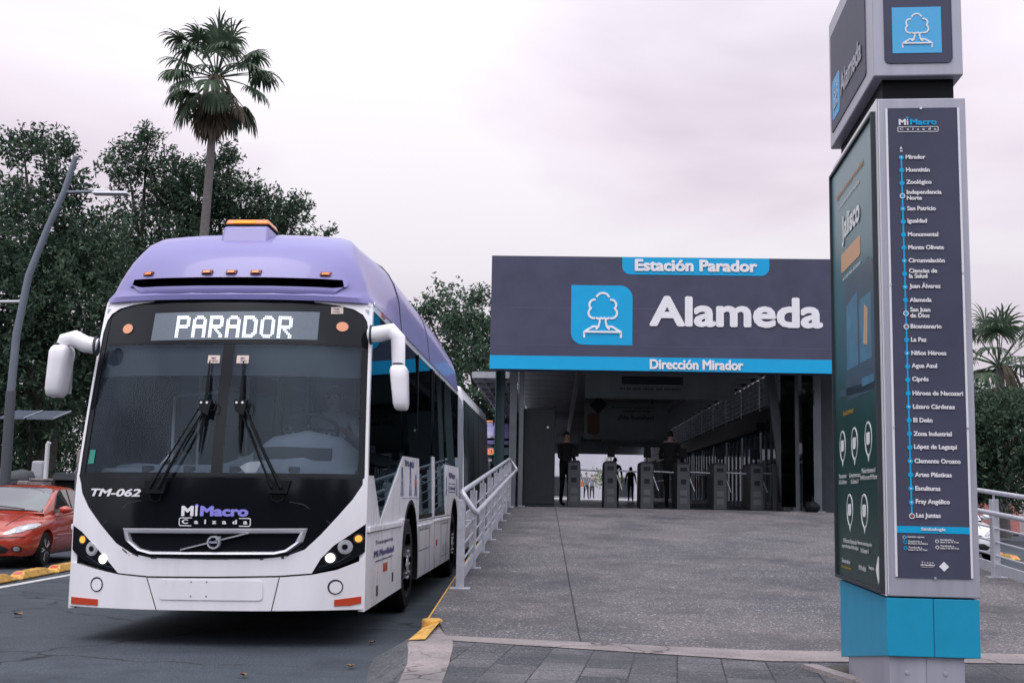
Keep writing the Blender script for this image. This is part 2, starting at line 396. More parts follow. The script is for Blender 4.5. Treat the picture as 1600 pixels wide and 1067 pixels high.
        fac.inputs['To Min'].default_value = 1; fac.inputs['To Max'].default_value = 0; L.new(q4.outputs[0], fac.inputs[0])
        g1 = N.new('ShaderNodeMath'); g1.operation = 'GREATER_THAN'; g1.inputs[1].default_value = x0; L.new(sp.outputs['X'], g1.inputs[0])
        g2 = N.new('ShaderNodeMath'); g2.operation = 'LESS_THAN'; g2.inputs[1].default_value = x1; L.new(sp.outputs['X'], g2.inputs[0])
        g3 = N.new('ShaderNodeMath'); g3.operation = 'MULTIPLY'; L.new(g1.outputs[0], g3.inputs[0]); L.new(g2.outputs[0], g3.inputs[1])
        g4 = N.new('ShaderNodeMath'); g4.operation = 'MULTIPLY'; L.new(g3.outputs[0], g4.inputs[0]); L.new(fac.outputs[0], g4.inputs[1])
        darken(g4.outputs[0], amt)
    L.new(base, p.inputs['Base Color'])
    bp = N.new('ShaderNodeBump'); bp.inputs['Strength'].default_value = bump; bp.inputs['Distance'].default_value = .008
    L.new(fine, bp.inputs['Height']); L.new(bp.outputs[0], p.inputs['Normal'])
    return m
asphalt = rough_ground('asphalt', (.064, .077, .094), (.036, .045, .058), (.24, .25, .265), .5, 75., .45, crack=.40, rough=.78, bump=.12)
exposed = rough_ground('exposed_aggregate_concrete', (.134, .119, .124), (.072, .071, .080), (.56, .53, .53), .5, 46., .55,
                       lines=((1., .015, .36, .011, .8, -9, 9), (.018, 1., 12.6, .010, .45, .15, 3.2), (.02, 1., 17.6, .012, .3, -1.4, 5.6), (1., -.28, 1.45, .008, .5, 3.6, 9)), bump=.15)
pavers = rough_ground('dark_paving_slabs', (.105, .105, .116), (.068, .070, .080), (.34, .33, .34), .5, 70., 1.6, bricks=(.40, .31, PI / 2 + .10), bump=.15)
conc = rough_ground('pinkish_kerb_concrete', (.30, .258, .256), (.20, .178, .18), (.42, .38, .37), .3, 60., 1.5, crack=.9, bump=.3)
gutter_m = rough_ground('grey_gutter_concrete', (.105, .105, .115), (.066, .068, .078), (.30, .29, .30), .4, 40., 1.6, crack=1.0, bump=.4)
yellow = mat('worn_yellow_paint', (.54, .29, .055), .7, var=.45, vscale=11, bump=.3, bscale=40)
whitel = mat('worn_white_paint', (.50, .49, .50), .7, var=.35, vscale=12)
earth = mat('park_soil', (.045, .04, .035), .95, var=.4, vscale=1.2)
plaza = mat('pale_plaza_floor', (.34, .33, .36), .45, var=.15, vscale=1.5)
slabf = mat('station_floor', (.20, .20, .215), .28, var=.2, vscale=2)

def sheet(name, pts, m, z=None, kind='structure'):
    bm = BM(); bm.faces.new([bm.verts.new(p if z is None else (p[0], p[1], z)) for p in pts])
    o = build(name, bm, m, fix=False); o['kind'] = kind; return o
sheet('ground', [(-700, -60, -.03), (700, -60, -.03), (700, 1500, -.03), (-700, 1500, -.03)], earth)
sheet('road', [(-10.4, -40, 0), (26, -40, 0), (26, 300, 0), (-10.4, 300, 0)], asphalt)
sheet('park_ground', [(-90, 20, .1), (-10.6, 20, .1), (-10.6, 200, .1), (-90, 200, .1)], earth)
bm = BM(); box(bm, -10.62, -10.4, 14, 200, -.02, .14); o = build('park_kerb', bm, conc, bevel=.02); o['kind'] = 'structure'
sheet('lane_line', [(-7.02, 12.4), (-6.90, 12.4), (-7.22, 24.0), (-7.34, 24.0)], whitel, .004)

RZ = lambda y: .15 + max(0., min(1., (y - 9.8) / 15.2)) * .88      # ramp height along Y
FL = 1.03                                                            # station floor
# ramp: gently rising slab with side walls
left = [(-.89, 9.82), (-1.0, 10.45), (-1.12, 10.62), (-1.125, 12.2), (-1.13, 13.5), (-1.13, 19.0), (-1.14, 25.0)]
right = [(6.2, 9.55), (5.9, 10.45), (5.72, 10.62), (5.66, 12.2), (5.6, 13.5), (5.6, 19.0), (5.6, 25.0)]
mid1 = [(1.5, 9.36), (1.6, 10.45), (1.7, 10.62), (1.8, 12.2), (1.9, 13.5), (2., 19.), (2., 25.)]
mid2 = [(3.2, 9.50), (3.3, 10.45), (3.4, 10.62), (3.5, 12.2), (3.6, 13.5), (3.7, 19.), (3.7, 25.)]
bm = BM(); cols = []
for c in (left, mid1, mid2, right): cols.append([bm.verts.new((x, y, RZ(y) if y < 24.9 else FL)) for x, y in c])
for a, b in zip(cols, cols[1:]):
    for i in range(len(a) - 1): bm.faces.new((a[i], b[i], b[i + 1], a[i + 1]))
for c in (cols[0], cols[-1]):
    lo = [bm.verts.new((v.co.x, v.co.y, -.01)) for v in c]
    for i in range(len(c) - 1): bm.faces.new((c[i], c[i + 1], lo[i + 1], lo[i]))
o = build('ramp', bm, exposed); o['kind'] = 'structure'
# concrete band at the foot of the ramp, pavement, sloping kerb
band_b = [(-.89, 9.82), (1.5, 9.36), (3.2, 9.50), (6.2, 9.55)]
band_f = [(-.80, 9.46), (1.55, 8.72), (3.2, 8.90), (6.4, 9.0)]
bm = BM(); a = [bm.verts.new((x, y, .15)) for x, y in band_b]; b = [bm.verts.new((x, y, .154)) for x, y in band_f]
for i in range(3): bm.faces.new((b[i], b[i + 1], a[i + 1], a[i]))
o = build('concrete_band', bm, conc, fix=False); o['kind'] = 'structure'
sheet('pavement', [(-.68, 2.), (9., 2.), (9., 9.05), (6.4, 9.0), (3.2, 8.92), (1.55, 8.74), (-.80, 9.48), (-.72, 8.4)], pavers, .148)
kx = [(3.0, -1.12, -.92, -.66), (7.3, -1.22, -.95, -.68), (8.3, -1.29, -1.01, -.72), (9.0, -1.38, -1.09, -.76), (9.46, -1.42, -1.16, -.80), (9.82, -1.37, -1.155, -.89), (10.12, -1.28, -1.15, -.945), (10.45, -1.165, -1.14, -1.0)]
for nm, i0, i1, z0, z1, mm in (('kerb_ramp', 1, 2, .0, .135, gutter_m), ('kerb_top', 2, 3, .135, .152, conc)):
    bm = BM(); a = [bm.verts.new((k[i0], k[0], z0)) for k in kx]; b = [bm.verts.new((k[i1], k[0], z1)) for k in kx]
    for i in range(len(kx) - 1): bm.faces.new((a[i], b[i], b[i + 1], a[i + 1]))
    o = build(nm, bm, mm, fix=False); o['kind'] = 'structure'
# yellow painted kerb return and edge line
bm = BM(); a = [(-1.158, 9.52, .141), (-1.02, 9.50, .156)]; b = [(-1.142, 10.44, .141), (-1.0, 10.44, .190)]
for i in range(1): bm.faces.new([bm.verts.new(q) for q in (a[i], a[i + 1], b[i + 1], b[i])])
o = build('yellow_kerb', bm, yellow, fix=False); o['kind'] = 'structure'
bm = BM(); pl = [(-1.12, 10.62), (-1.125, 12.2), (-1.13, 13.5), (-1.13, 19.0), (-1.14, 25.0)]
for (x0, y0), (x1, y1) in zip(pl, pl[1:]):
    bm.faces.new([bm.verts.new(q) for q in ((x0 - .003, y0, RZ(y0) + .005), (x0 + .012, y0, RZ(y0) + .005), (x1 + .012, y1, RZ(y1) + .005), (x1 - .003, y1, RZ(y1) + .005))])
    bm.faces.new([bm.verts.new(q) for q in ((x0 - .004, y0, RZ(y0) - .05), (x0 - .004, y0, RZ(y0) + .005), (x1 - .004, y1, RZ(y1) + .005), (x1 - .004, y1, RZ(y1) - .05))])
o = build('ramp_edge_line', bm, yellow, fix=False); o['kind'] = 'structure'
bm = BM(); pts = [(-1.15, 10.45), (-1.0, 10.42), (-.975, 10.50), (-1.0, 10.58), (-1.13, 10.60), (-1.165, 10.52)]
prism(bm, pts, lambda u, v, d: (u, v, d), .08, .208)
o = build('kerb_end_block', bm, yellow, bevel=.02); tag(o, 'chipped yellow concrete block ending the kerb beside the ramp foot', 'kerb block')
# planter slot of bare earth at the totem foot
bm = BM(); prism(bm, [(1.80, 8.45), (1.98, 8.62), (2.5, 8.62), (2.6, 7.6), (2.05, 7.55)], lambda u, v, d: (u, v, d), .151, .153); o = build('totem_soil', bm, earth); o['kind'] = 'structure'
bm = BM(); prism(bm, [(1.70, 8.46), (1.80, 8.47), (2.05, 7.55), (1.95, 7.52)], lambda u, v, d: (u, v, d), .145, .175); o = build('totem_soil_edging', bm, conc); o['kind'] = 'structure'
# station plinth and far plaza
bm = BM(); box(bm, -1.40, 5.75, 25.0, 76., -.01, FL); o = build('station_platform', bm, slabf); o['kind'] = 'structure'
bm = BM(); box(bm, -14., 22., 76.02, 130., -.01, FL - .012); o = build('far_plaza', bm, plaza); o['kind'] = 'structure'
# far carriageway on the right with its kerb
bm = BM(); box(bm, 19.0, 40, 20, 200, -.02, .15); o = build('right_pavement', bm, conc, bevel=.02); o['kind'] = 'structure'
# ------------------------------------------------------------------ articulated bus (local frame: x to the right, y rearwards, front centre at the origin)
def rake(z):
    if z <= .9: return 0.
    if z < 1.4: return .03 * ((z - .9) / .5) ** 2
    t = (z - 1.4) / 1.55; return .03 + .25 * t + .12 * t * t
def bulge(x): return .28 * (abs(x) / 1.26) ** 2.4
def hw(z): return 1.262 if z < 1.4 else 1.262 - .045 * (z - 1.4) / 1.55
def Ff(x, z, d): return (x, bulge(x) + rake(z) - d, z)              # front skin
def Fs(sg): return lambda y, z, d: (sg * (hw(z) + d), y, z)           # side skins
_S = '11000011'
LETTERS = {'P': ['11111110', '11111111', _S, _S, _S, '11111111', '11111110'] + ['11000000'] * 5,
           'A': ['00111100', '01111110', _S, _S, _S, '11111111', '11111111'] + [_S] * 5,
           'R': ['11111110', '11111111', _S, _S, _S, '11111111', '11111110', '11011000', '11001100', '11000110', _S, _S],
           'D': ['11111100', '11111110', '11000111'] + [_S] * 6 + ['11000111', '11111110', '11111100'],
           'O': ['00111100', '01111110'] + [_S] * 8 + ['01111110', '00111100']}
windscreen = glass_mat('windscreen_glass', (.86, .91, .95), .0, .012, dust_haze=.028, dcol=(.22, .29, .41), gcol=(.74, .87, 1.), blend=.31)  # blue-tinted dust film, with the haze of reflected sky painted into its colour
sideglass = glass_mat('tinted_side_glass', (.14, .18, .195), .02, .012, top=.6, gcol=(.72, .92, 1.), blend=.33)
seatm = mat('dark_seat_fabric', (.045, .05, .075), .8, var=.2)
linerm = mat('pale_interior_panel', (.46, .49, .54), .6, var=.1, vscale=3)
floorm = mat('bus_floor', (.05, .052, .06), .7)
bellm = mat('bellows_fabric', (.20, .215, .25), .7, var=.2, vscale=5)
stickm = mat('beige_sticker', (.60, .47, .42), .5)
greenm = mat('green_sticker', (.02, .22, .17), .5)
paperm = mat('white_paper', (.78, .75, .76), .7)

def wheel(parent, x, y, sg, z=.495, R=.495, w=.30):
    bm = BM()
    lathe(bm, [(R - .15, -w / 2), (R - .03, -w / 2), (R, -w / 2 + .04), (R, w / 2 - .04), (R - .03, w / 2), (R - .15, w / 2)], 'x', (0, 0, 0), 40)
    t = build('wheel', bm, M['rubber'], parent, smooth=50); t.location = (x, y, z)
    bm = BM(); o = sg * w / 2
    lathe(bm, [(R - .145, o), (R - .165, o - sg * .05), (.20, o - sg * .075), (.185, o - sg * .02), (.11, o - sg * .03), (.095, o + sg * .005), (.04, o + sg * .012), (0, o + sg * .012)], 'x', (0, 0, 0), 32)
    for k in range(10):
        a = 2 * PI * k / 10; lathe(bm, [(.018, o - sg * .03), (.018, o + sg * .012), (0, o + sg * .016)], 'x', (0, .15 * math.cos(a), .15 * math.sin(a)), 8)
    build('rim', bm, M['chrome'], t, smooth=40)
    return t

def mirror(parent, pts, house, name):
    bm = BM(); tube(bm, pts, [.052, .055, .055, .050, .044][:len(pts)], 12, flat=1.35)
    a = build('mirror', bm, M['white'], parent, smooth=60)
    bm = BM(); cx, cz, w, h, lean = house
    rings = []
    for t in (0, .04, .12, .3, .6, .85, .96, 1.0):
        zz = cz + h / 2 - t * h; k = 1 - .30 * max(0, abs(t - .5) * 2 - .86) / .14 if abs(t - .5) > .43 else 1.
        ww = w * (1.0 - .12 * t + .10 * (1 - t)) * k / 2; dd = .13 * k
        xx = cx + lean * (t - .5)
        rings.append([(xx + ww * math.copysign(abs(math.cos(q)) ** .5, math.cos(q)), .40 + dd * math.copysign(abs(math.sin(q)) ** .6, math.sin(q)), zz) for q in [2 * PI * j / 20 for j in range(20)]])
    loft(bm, rings)
    hs = build('mirror_housing', bm, M['white'], a, smooth=60)
    bm = BM(); lathe(bm, [(.052, -.012), (.058, 0), (.052, .012)], 'z', (pts[-1][0], pts[-1][1], cz + h / 2 + .012), 16); tube(bm, [Vector(pts[0]) - Vector((.02 if cx < 0 else -.02, 0, 0)), pts[0]], .068, 12, flat=1.3); build('mirror_joint', bm, M['dgrey'], a, smooth=50)
    bm = BM(); box(bm, cx - w * .38, cx + w * .38, .528, .54, cz - h * .42, cz + h * .42); build('mirror_glass', bm, M['chrome'], a)

def make_bus(label, ledmat):
    B = empty('articulated_bus', (0, 0, 0), 0, label, 'bus', 'purple topped buses')
    R_, L_ = Fs(1), Fs(-1)
    # --- front, lower part
    seam = [(-1.262, .665), (-1.09, .632), (-.90, .596), (-.777, .577), (-.5, .557), (.065, .562), (.588, .572), (.842, .590), (1.04, .629), (1.22, .70), (1.262, .735)]
    bm = BM(); patch(bm, [(-1.262, .30), (1.262, .30)] + seam[::-1], Ff, .012, -.10, .1)
    bump = build('bumper', bm, M['white'], B, smooth=35)
    bm = BM()
    patch(bm, rrect(-.40, .46, .385, .545, .03), Ff, .020, .0, .1); build('plate_panel', bm, M['white'], bump, smooth=30)
    bm = BM()
    for x, z in ((-.13, .53), (-.0, .53), (-.13, .415), (0., .415)): prism(bm, circ(x, z, .006, 8), Ff, .022, .01)
    for a, b in (((-.515, .557), (-.42, .30)), ((.59, .572), (.535, .30))): ribbon(bm, [a, ((a[0] + b[0]) / 2, (a[1] + b[1]) / 2), b], .007, Ff, .0135, .0)
    build('panel_seam', bm, M['matt'], bump)
    for x in (-.981, 1.035):
        bm = BM(); patch(bm, circ(x, .49, .062, 24), Ff, .0145, .0, .06); f = build('fog_lamp', bm, M['dgrey'], bump, smooth=30)
        bm = BM(); patch(bm, circ(x + .004, .487, .049, 24), Ff, .024, .0, .06); build('cover', bm, M['white'], f, smooth=30)
    for x0, x1, z0, z1 in ((-1.235, -.96, .318, .365), (1.03, 1.245, .395, .34)):
        bm = BM()
        poly = [(x0, z0 + .0), (x1, z0), (x1, z0 + .05), (x0, z0 + .058)] if x0 < 0 else [(1.03, .335), (1.15, .335), (1.24, .352), (1.24, .408), (1.15, .398), (1.03, .385)]
        patch(bm, poly, Ff, .020, .0, .06); build('reflector', bm, M['red'], bump)
    # --- white fascia between headlamps and the black mask
    mask_lo = [(-1.236, 1.385), (-1.212, 1.329), (-1.19, 1.247), (-1.11, 1.129), (-.98, .991), (-.816, .835), (-.662, .753), (-.487, .72), (0, .712), (.43, .72), (.634, .742), (.785, .799), (.908, .92), (1.03, 1.064), (1.151, 1.214), (1.225, 1.34), (1.225, 1.385)]
    hl_top = [(1.262, 1.01), (1.16, .935), (1.012, .83), (.914, .725), (.846, .604)]
    hr_top = [(-.781, .590), (-.901, .705), (-1.035, .819), (-1.162, .923), (-1.262, .975)]
    bm = BM()
    patch(bm, mask_lo + [(1.262, 1.42)] + hl_top + [(.588, .586), (.065, .576), (-.5, .571)] + hr_top + [(-1.262, 1.42)], Ff, .012, -.06, .1)
    build('front_fascia', bm, M['white'], B, smooth=35)
    # --- headlamp clusters
    for sg, top, lows, lamps in ((1, hl_top, [(1.042, .642), (1.15, .690), (1.262, .765)], ((.989, .729, .039, 'lamp'), (1.103, .819, .046, 'chrome'), (1.207, .887, .029, 'amberlit'))),
                                 (-1, hr_top[::-1], [(-.907, .607), (-1.06, .642), (-1.17, .69), (-1.262, .76)], ((-.932, .700, .039, 'lamp'), (-1.050, .783, .046, 'chrome'), (-1.150, .856, .029, 'amberlit')))):
        bm = BM(); poly = top + [(p[0], p[1] + .012) for p in lows]; patch(bm, poly, Ff, .006, -.04, .08); h = build('headlamp', bm, M['black'], B, smooth=35)
        for x, z, r, mm in lamps:
            bm = BM(); patch(bm, circ(x, z, r + .014, 22), Ff, .011, 0, .08); bz = build('bezel', bm, M['chrome'] if mm == 'chrome' else M['dgrey'], h)
            bm = BM(); patch(bm, circ(x, z, r, 22), Ff, .020, 0, .05)
            if mm == 'chrome': patch(bm, circ(x, z, r * .5, 16), Ff, .026, .01, .05, 1)
            build('bulb', bm, [M[mm], M['black']], h, smooth=40)
        bm = BM()
        if sg > 0: ribbon(bm, [(.90, .655), (1.06, .70), (1.15, .76)], .006, Ff, .010, .0)
        else: ribbon(bm, [(-.83, .63), (-.98, .66), (-1.1, .72)], .006, Ff, .010, .0)
        build('trim_line', bm, M['dgrey'], h)
    # --- black mask, grille, emblem, lettering
    bm = BM(); patch(bm, mask_lo, Ff, .004, -.05, .1); mk = build('front_mask', bm, M['black'], B, smooth=35)
    bm = BM(); ribbon(bm, [(-.96, .985), (-.72, 1.17), (-.62, 1.19), (.66, 1.19), (.76, 1.17), (1.0, 1.0)], .006, Ff, .0065, 0.)
    patch(bm, [(-.86, .862), (-.69, .755), (-.487, .728), (.43, .728), (.65, .755), (.80, .84), (.62, .722), (.43, .713), (-.487, .713), (-.69, .735)], Ff, .012, 0, .15)
    build('mask_seam', bm, M['dgrey'], mk)
    bm = BM()
    go = [(-.763, .962), (.805, .975), (.77, .86), (.66, .775), (.56, .752), (-.50, .744), (-.62, .775), (-.735, .86)]
    gi = [(-.685, .916), (.738, .928), (.70, .852), (.625, .800), (.54, .783), (-.48, .775), (-.585, .797), (-.66, .852)]
    n = len(go); sub = lambda P: [tuple(Vector(P[i]).lerp(Vector(P[(i + 1) % n]), k / 8)) for i in range(n) for k in range(8)]
    A_, B_ = sub(go), sub(gi); m = len(A_)
    for d0, d1 in ((.012, .04),):
        va = [bm.verts.new(Ff(*p, .0)) for p in A_]; vb = [bm.verts.new(Ff(p[0] * .99, p[1], .042)) for p in [tuple(Vector(a).lerp(Vector(b), .3)) for a, b in zip(A_, B_)]]
        vc = [bm.verts.new(Ff(*p, .036)) for p in [tuple(Vector(a).lerp(Vector(b), .8)) for a, b in zip(A_, B_)]]; vd = [bm.verts.new(Ff(*p, -.0)) for p in B_]
        for P, Q in ((va, vb), (vb, vc), (vc, vd)):
            for i in range(m): bm.faces.new((P[i], P[(i + 1) % m], Q[(i + 1) % m], Q[i]))
    gr = build('grille_frame', bm, M['chrome'], mk, smooth=35)
    bm = BM(); ribbon(bm, [(-.225, .792), (.30, .925)], .011, Ff, .05, .012); ribbon(bm, [(.30, .925), (.335, .929)], .006, Ff, .05, .012)
    ribbon(bm, circ(.053, .855, .047, 24), .014, Ff, .064, .012, True)
    prism(bm, [(.085, .888), (.093, .896), (.112, .907), (.11, .886)], Ff, .064, .05); ribbon(bm, [(.074, .876), (.1, .9)], .010, Ff, .064, .04)
    build('emblem', bm, M['chrome'], mk)
    bm = BM(); prism(bm, [(.013, .846), (.093, .846), (.093, .866), (.013, .866)], Ff, .067, .05); build('emblem_band', bm, M['ink'], mk)
    bm = BM(); text(bm, 'VOLVO', .053, .850, Ff, .069, w=.07, h=.012, align='C', bold=.02)
    build('emblem_lettering', bm, M['letter'], mk)
    bm = BM(); text(bm, 'TM-062', -1.098, 1.222, Ff, .008, w=.485, h=.066, bold=.035, shear=.22); build('fleet_number', bm, M['letter'], mk)
    bm = BM()
    text(bm, 'M', -.244, 1.066, Ff, .008, w=.105, h=.086, bold=.05); text(bm, 'i', -.127, 1.066, Ff, .008, w=.022, h=.086, bold=.05)
    ribbon(bm, rrect(-.258, .338, .988, 1.052, .014), .007, Ff, .008, .0, True)
    text(bm, 'Calzada', -.235, 1.003, Ff, .008, w=.55, h=.038, bold=.035, spacing=2.3)
    build('route_lettering', bm, M['letter'], mk)
    bm = BM(); text(bm, 'Macro', -.085, 1.066, Ff, .008, w=.405, h=.086, bold=.05); prism(bm, circ(-.116, 1.152, .015, 12), Ff, .0085, .004); build('purple_lettering', bm, M['letterp'], mk)
    # --- windscreen in two panes, surround and pillars
    e = lambda z: hw(z) - .055
    for nm, a, b in (('left', -1, 0), ('right', 0, 1)):
        zz = [1.385 + i * (2.555 - 1.385) / 8 for i in range(9)]
        poly = ([(-e(z), z) for z in zz[::-1]] + [(-.022, 1.385), (-.022, 2.555)]) if a else [(.072, 2.555), (.072, 1.385)] + [(e(z), z) for z in zz]
        bm = BM(); patch(bm, poly if a else poly, Ff, -.004, None, .12); build('windscreen', bm, windscreen, B, smooth=80)
    bm = BM()
    patch(bm, [(-.022, 1.385), (.072, 1.385), (.072, 2.555), (-.022, 2.555)], Ff, -.006, -.03, .12)
    patch(bm, [(-1.208, 1.386), (1.208, 1.386), (1.208, 1.428), (-1.208, 1.428)], Ff, -.001, -.02, .1)
    patch(bm, [(-1.18, 2.548), (1.18, 2.548), (1.18, 2.560), (-1.18, 2.560)], Ff, -.001, -.02, .1)
    for sg in (-1, 1):
        z9 = [1.386 + i * (2.93 - 1.386) / 8 for i in range(9)]
        poly = [(sg * (hw(z) - .075), z) for z in z9] + [(sg * (hw(z) - .022), z) for z in z9[::-1]]
        patch(bm, poly, Ff, .002, -.03, .2)
    build('windscreen_surround', bm, M['black'], B, smooth=40)
    for sg in (-1, 1):
        z9 = [1.40 + i * (2.86 - 1.40) / 8 for i in range(9)]
        z9 = [z for z in z9 if z < 2.75] + [2.86]
        poly = [(sg * (hw(z) - .024), z) for z in z9[:-1]] + [(sg * 1.178, 2.79), (sg * 1.14, 2.85), (sg * 1.06, 2.897), (sg * .92, 2.926), (sg * .72, 2.944), (sg * .72, 2.958), (sg * 1.215, 2.958)] + [(sg * hw(z), z) for z in z9[::-1]]
        bm = BM(); patch(bm, poly, Ff, .010, -.05, .1); build('corner_pillar', bm, M['white'], B, smooth=40)
    bm = BM(); patch(bm, [(-1.16, 2.562), (1.16, 2.562), (1.148, 2.88), (1.10, 2.925), (1.0, 2.945), (-1.0, 2.945), (-1.10, 2.925), (-1.148, 2.88)], Ff, -.003, -.05, .1)
    hd = build('header_glass', bm, M['black'], B, smooth=40)
    bm = BM(); patch(bm, [(-.695, 2.580), (.775, 2.596), (.775, 2.855), (-.69, 2.835)], Ff, .001, -.02, .12); build('display_screen', bm, mat('display_face', (.10, .125, .16), .35, var=.1, vscale=60), hd, smooth=40)
    bm = BM(); x = -.475; px = 1.03 / (7 * 8 + 6 * 1.5); pz = .205 / 12; sx, sz = px * .36, pz * .34
    for ch in 'PARADOR':
        for r, row in enumerate(LETTERS[ch]):
            for c, bit in enumerate(row):
                if bit == '1':
                    cx = x + (c + .5) * px; cz = 2.807 - (r + .5) * pz
                    prism(bm, [(cx - sx, cz - sz), (cx + sx, cz - sz), (cx + sx, cz + sz), (cx - sx, cz + sz)], Ff, .0045, .002)
        x += 9.5 * px
    build('display_text', bm, ledmat, hd)
    for cx, cz in ((-.942, 2.70), (.976, 2.728)):
        bm = BM(); patch(bm, circ(cx, cz, .058, 22, .050), Ff, .003, 0, .06); f = build('marker_lamp', bm, M['dgrey'], hd, smooth=30)
        bm = BM(); patch(bm, circ(cx, cz, .050, 22, .044), Ff, .009, 0, .06); build('lens', bm, M['orange'], f, smooth=30)
    bm = BM(); prism(bm, [(.872, 2.842), (.972, 2.850), (.968, 2.915), (.868, 2.906)], Ff, .004, 0); s_ = build('sticker', bm, stickm, hd)
    bm = BM(); text(bm, 'PASE', .888, 2.882, Ff, .006, w=.05, h=.014, bold=.02); text(bm, 'autorizado', .888, 2.862, Ff, .006, w=.06, h=.008); build('lettering', bm, M['ink'], s_)
    for cx in (-.094, .158):
        bm = BM(); prism(bm, [(cx - .052, 2.372), (cx + .052, 2.372), (cx + .052, 2.442), (cx - .052, 2.442)], Ff, .003, -.004); s_ = build('sticker', bm, stickm, B)
        bm = BM(); text(bm, 'REV', cx - .02, 2.41, Ff, .005, w=.04, h=.014); text(bm, 'vigente', cx - .02, 2.388, Ff, .005, w=.06, h=.010); build('lettering', bm, M['ink'], s_)
    bm = BM(); prism(bm, [(-1.165, 1.50), (-1.105, 1.50), (-1.10, 1.62), (-1.155, 1.62)], Ff, .003, -.004); build('green_sticker', bm, greenm, B)
    bm = BM(); pts = [(.205, 1.475), (.29, 1.42), (.33, 1.418), (.375, 1.49), (.39, 1.53), (.30, 1.525)]
    patch(bm, pts, lambda u, v, d: (u, bulge(u) + rake(v) + .04 + .02 * math.sin(40 * u), v + .006 * math.sin(60 * v)), 0, None, .03); build('paper_sheet', bm, paperm, B, smooth=30)
    # --- wipers
    for bx, bz, mx, mz, tx, tz, lx, lz in ((-.467, 1.296, -.104, 2.006, -.118, 2.395, -.127, 1.60), (.559, 1.305, .199, 2.008, .176, 2.39, .215, 1.602)):
        bm = BM(); sg = -1 if bx < 0 else 1
        patch(bm, [(bx - .10, bz + .06), (bx - .075, bz - .045), (bx + .075, bz - .045), (bx + .10, bz + .06)], Ff, .07, .0, .1)
        P = lambda x, z, d: Ff(x, z, d)
        tube(bm, [P(bx + .03, bz, .08), P((bx + mx) / 2 + .022, (bz + mz) / 2, .085), P(mx + .02, mz, .07)], [.018, .012, .008], 6)
        tube(bm, [P(bx - .045, bz, .08), P((bx + mx) / 2 - .03, (bz + mz) / 2, .085), P(mx - .03, mz, .07)], [.011, .008, .006], 6)
        wp = build('wiper', bm, M['matt'], B, smooth=40)
        bm = BM(); tube(bm, [P(tx, tz, .03), P((tx + mx) / 2, (tz + mz) / 2, .045), P(mx, mz, .05), P((lx + mx) / 2, (lz + mz) / 2, .045), P(lx, lz, .03)], [.005, .013, .018, .014, .006], 6)
        prism(bm, [(mx - .055, mz + .035), (mx - .035, mz - .06), (mx + .035, mz - .10), (mx + .055, mz + .03)], Ff, .09, .03)
        tube(bm, [P(mx + .03, mz + .03, .06)] + [P(mx + .06 + .035 * math.cos(a), mz - .01 + .05 * math.sin(a), .07) for a in (1.2, .3, -.8, -1.8)], .005, 5)
        build('blade', bm, M['matt'], wp, smooth=40)
        bm = BM(); tube(bm, [P(bx - .05, bz - .05, .05)] + [P(bx + .05 * math.cos(a), bz - .08 + .035 * math.sin(a), .05) for a in (3.6, 4.7, 5.8)] + [P(bx + .05, bz - .05, .05)], .005, 5); build('hose', bm, M['matt'], wp)
        bm = BM()
        for q in (-.03, .02): prism(bm, circ(mx + q, mz + .012, .010, 8), Ff, .095, .08)
        build('bolt', bm, M['chrome'], wp)
    # --- mirrors
    mirror(B, [(-1.17, .36, 2.53), (-1.27, .34, 2.545), (-1.38, .36, 2.60), (-1.485, .39, 2.585), (-1.52, .40, 2.50)], (-1.515, 2.31, .165, .45, -.04), 'left')
    mirror(B, [(1.22, .50, 2.66), (1.33, .45, 2.665), (1.42, .42, 2.68), (1.485, .40, 2.62), (1.495, .40, 2.32)], (1.512, 2.18, .145, .385, .03), 'right')
    # --- roof fairing: stacked plan contours
    rows = [(2.955, .37, 1.225, 1.24), (3.0, .365, 1.205, 1.235), (3.055, .40, 1.17, 1.228), (3.082, .405, 1.155, 1.224), (3.165, .435, 1.13, 1.215), (3.26, .475, 1.09, 1.205), (3.36, .53, 1.05, 1.18), (3.46, .61, 1.00, 1.145),
            (3.56, .74, .97, 1.09), (3.64, .90, .92, 1.02), (3.70, 1.12, .85, .93), (3.735, 1.42, .74, .80), (3.745, 1.9, .5, .55)]
    us = [0, .30, .60, .78, .84, .90, .955, .985, 1.0]
    bm = BM(); grid = []
    for z, yf, W, Wr in rows:
        half = []
        for u in us: half.append((u * W, yf + .24 * (u ** 2.6) * W / 1.2 + (.0 if u < .9 else .06 * ((u - .9) / .1) ** 2)))
        y0 = half[-1][1]; ye = 9.2 + (3.75 - z) * .6
        for k in range(1, 13):
            t = k / 12; y = y0 + (ye - y0) * t ** 1.7; s = min(1., (y - y0) / 1.6); s = s * s * (3 - 2 * s)
            half.append((W + (Wr - W) * s, y))
        pts = [(-x, y) for x, y in half[::-1]] + half[1:]
        grid.append([bm.verts.new((x, y, z - max(0, (y - 7.5)) * .04 * (z - 2.955) / .8)) for x, y in pts])
    nc = len(grid[0]); mid = nc // 2; slot = []
    for i, (a, b) in enumerate(zip(grid, grid[1:])):
        for j in range(nc - 1):
            f = bm.faces.new((a[j], a[j + 1], b[j + 1], b[j])); f.material_index = 0
            if i == 3 and mid - 4 <= j < mid + 4: slot.append(f)
    bm.faces.new(grid[-1])
    bm.faces.new([g[0] for g in grid] + [g[-1] for g in grid[::-1]])
    bm.faces.new(grid[0])
    r = bmesh.ops.extrude_face_region(bm, geom=slot)
    old = [f for f in slot if f.is_valid]
    if old: bmesh.ops.delete(bm, geom=old, context='FACES_ONLY')
    for v in [g for g in r['geom'] if isinstance(g, bmesh.types.BMVert)]: v.co.y += .20; v.co.z += .01; v.co.x *= .97
    bm.normal_update()
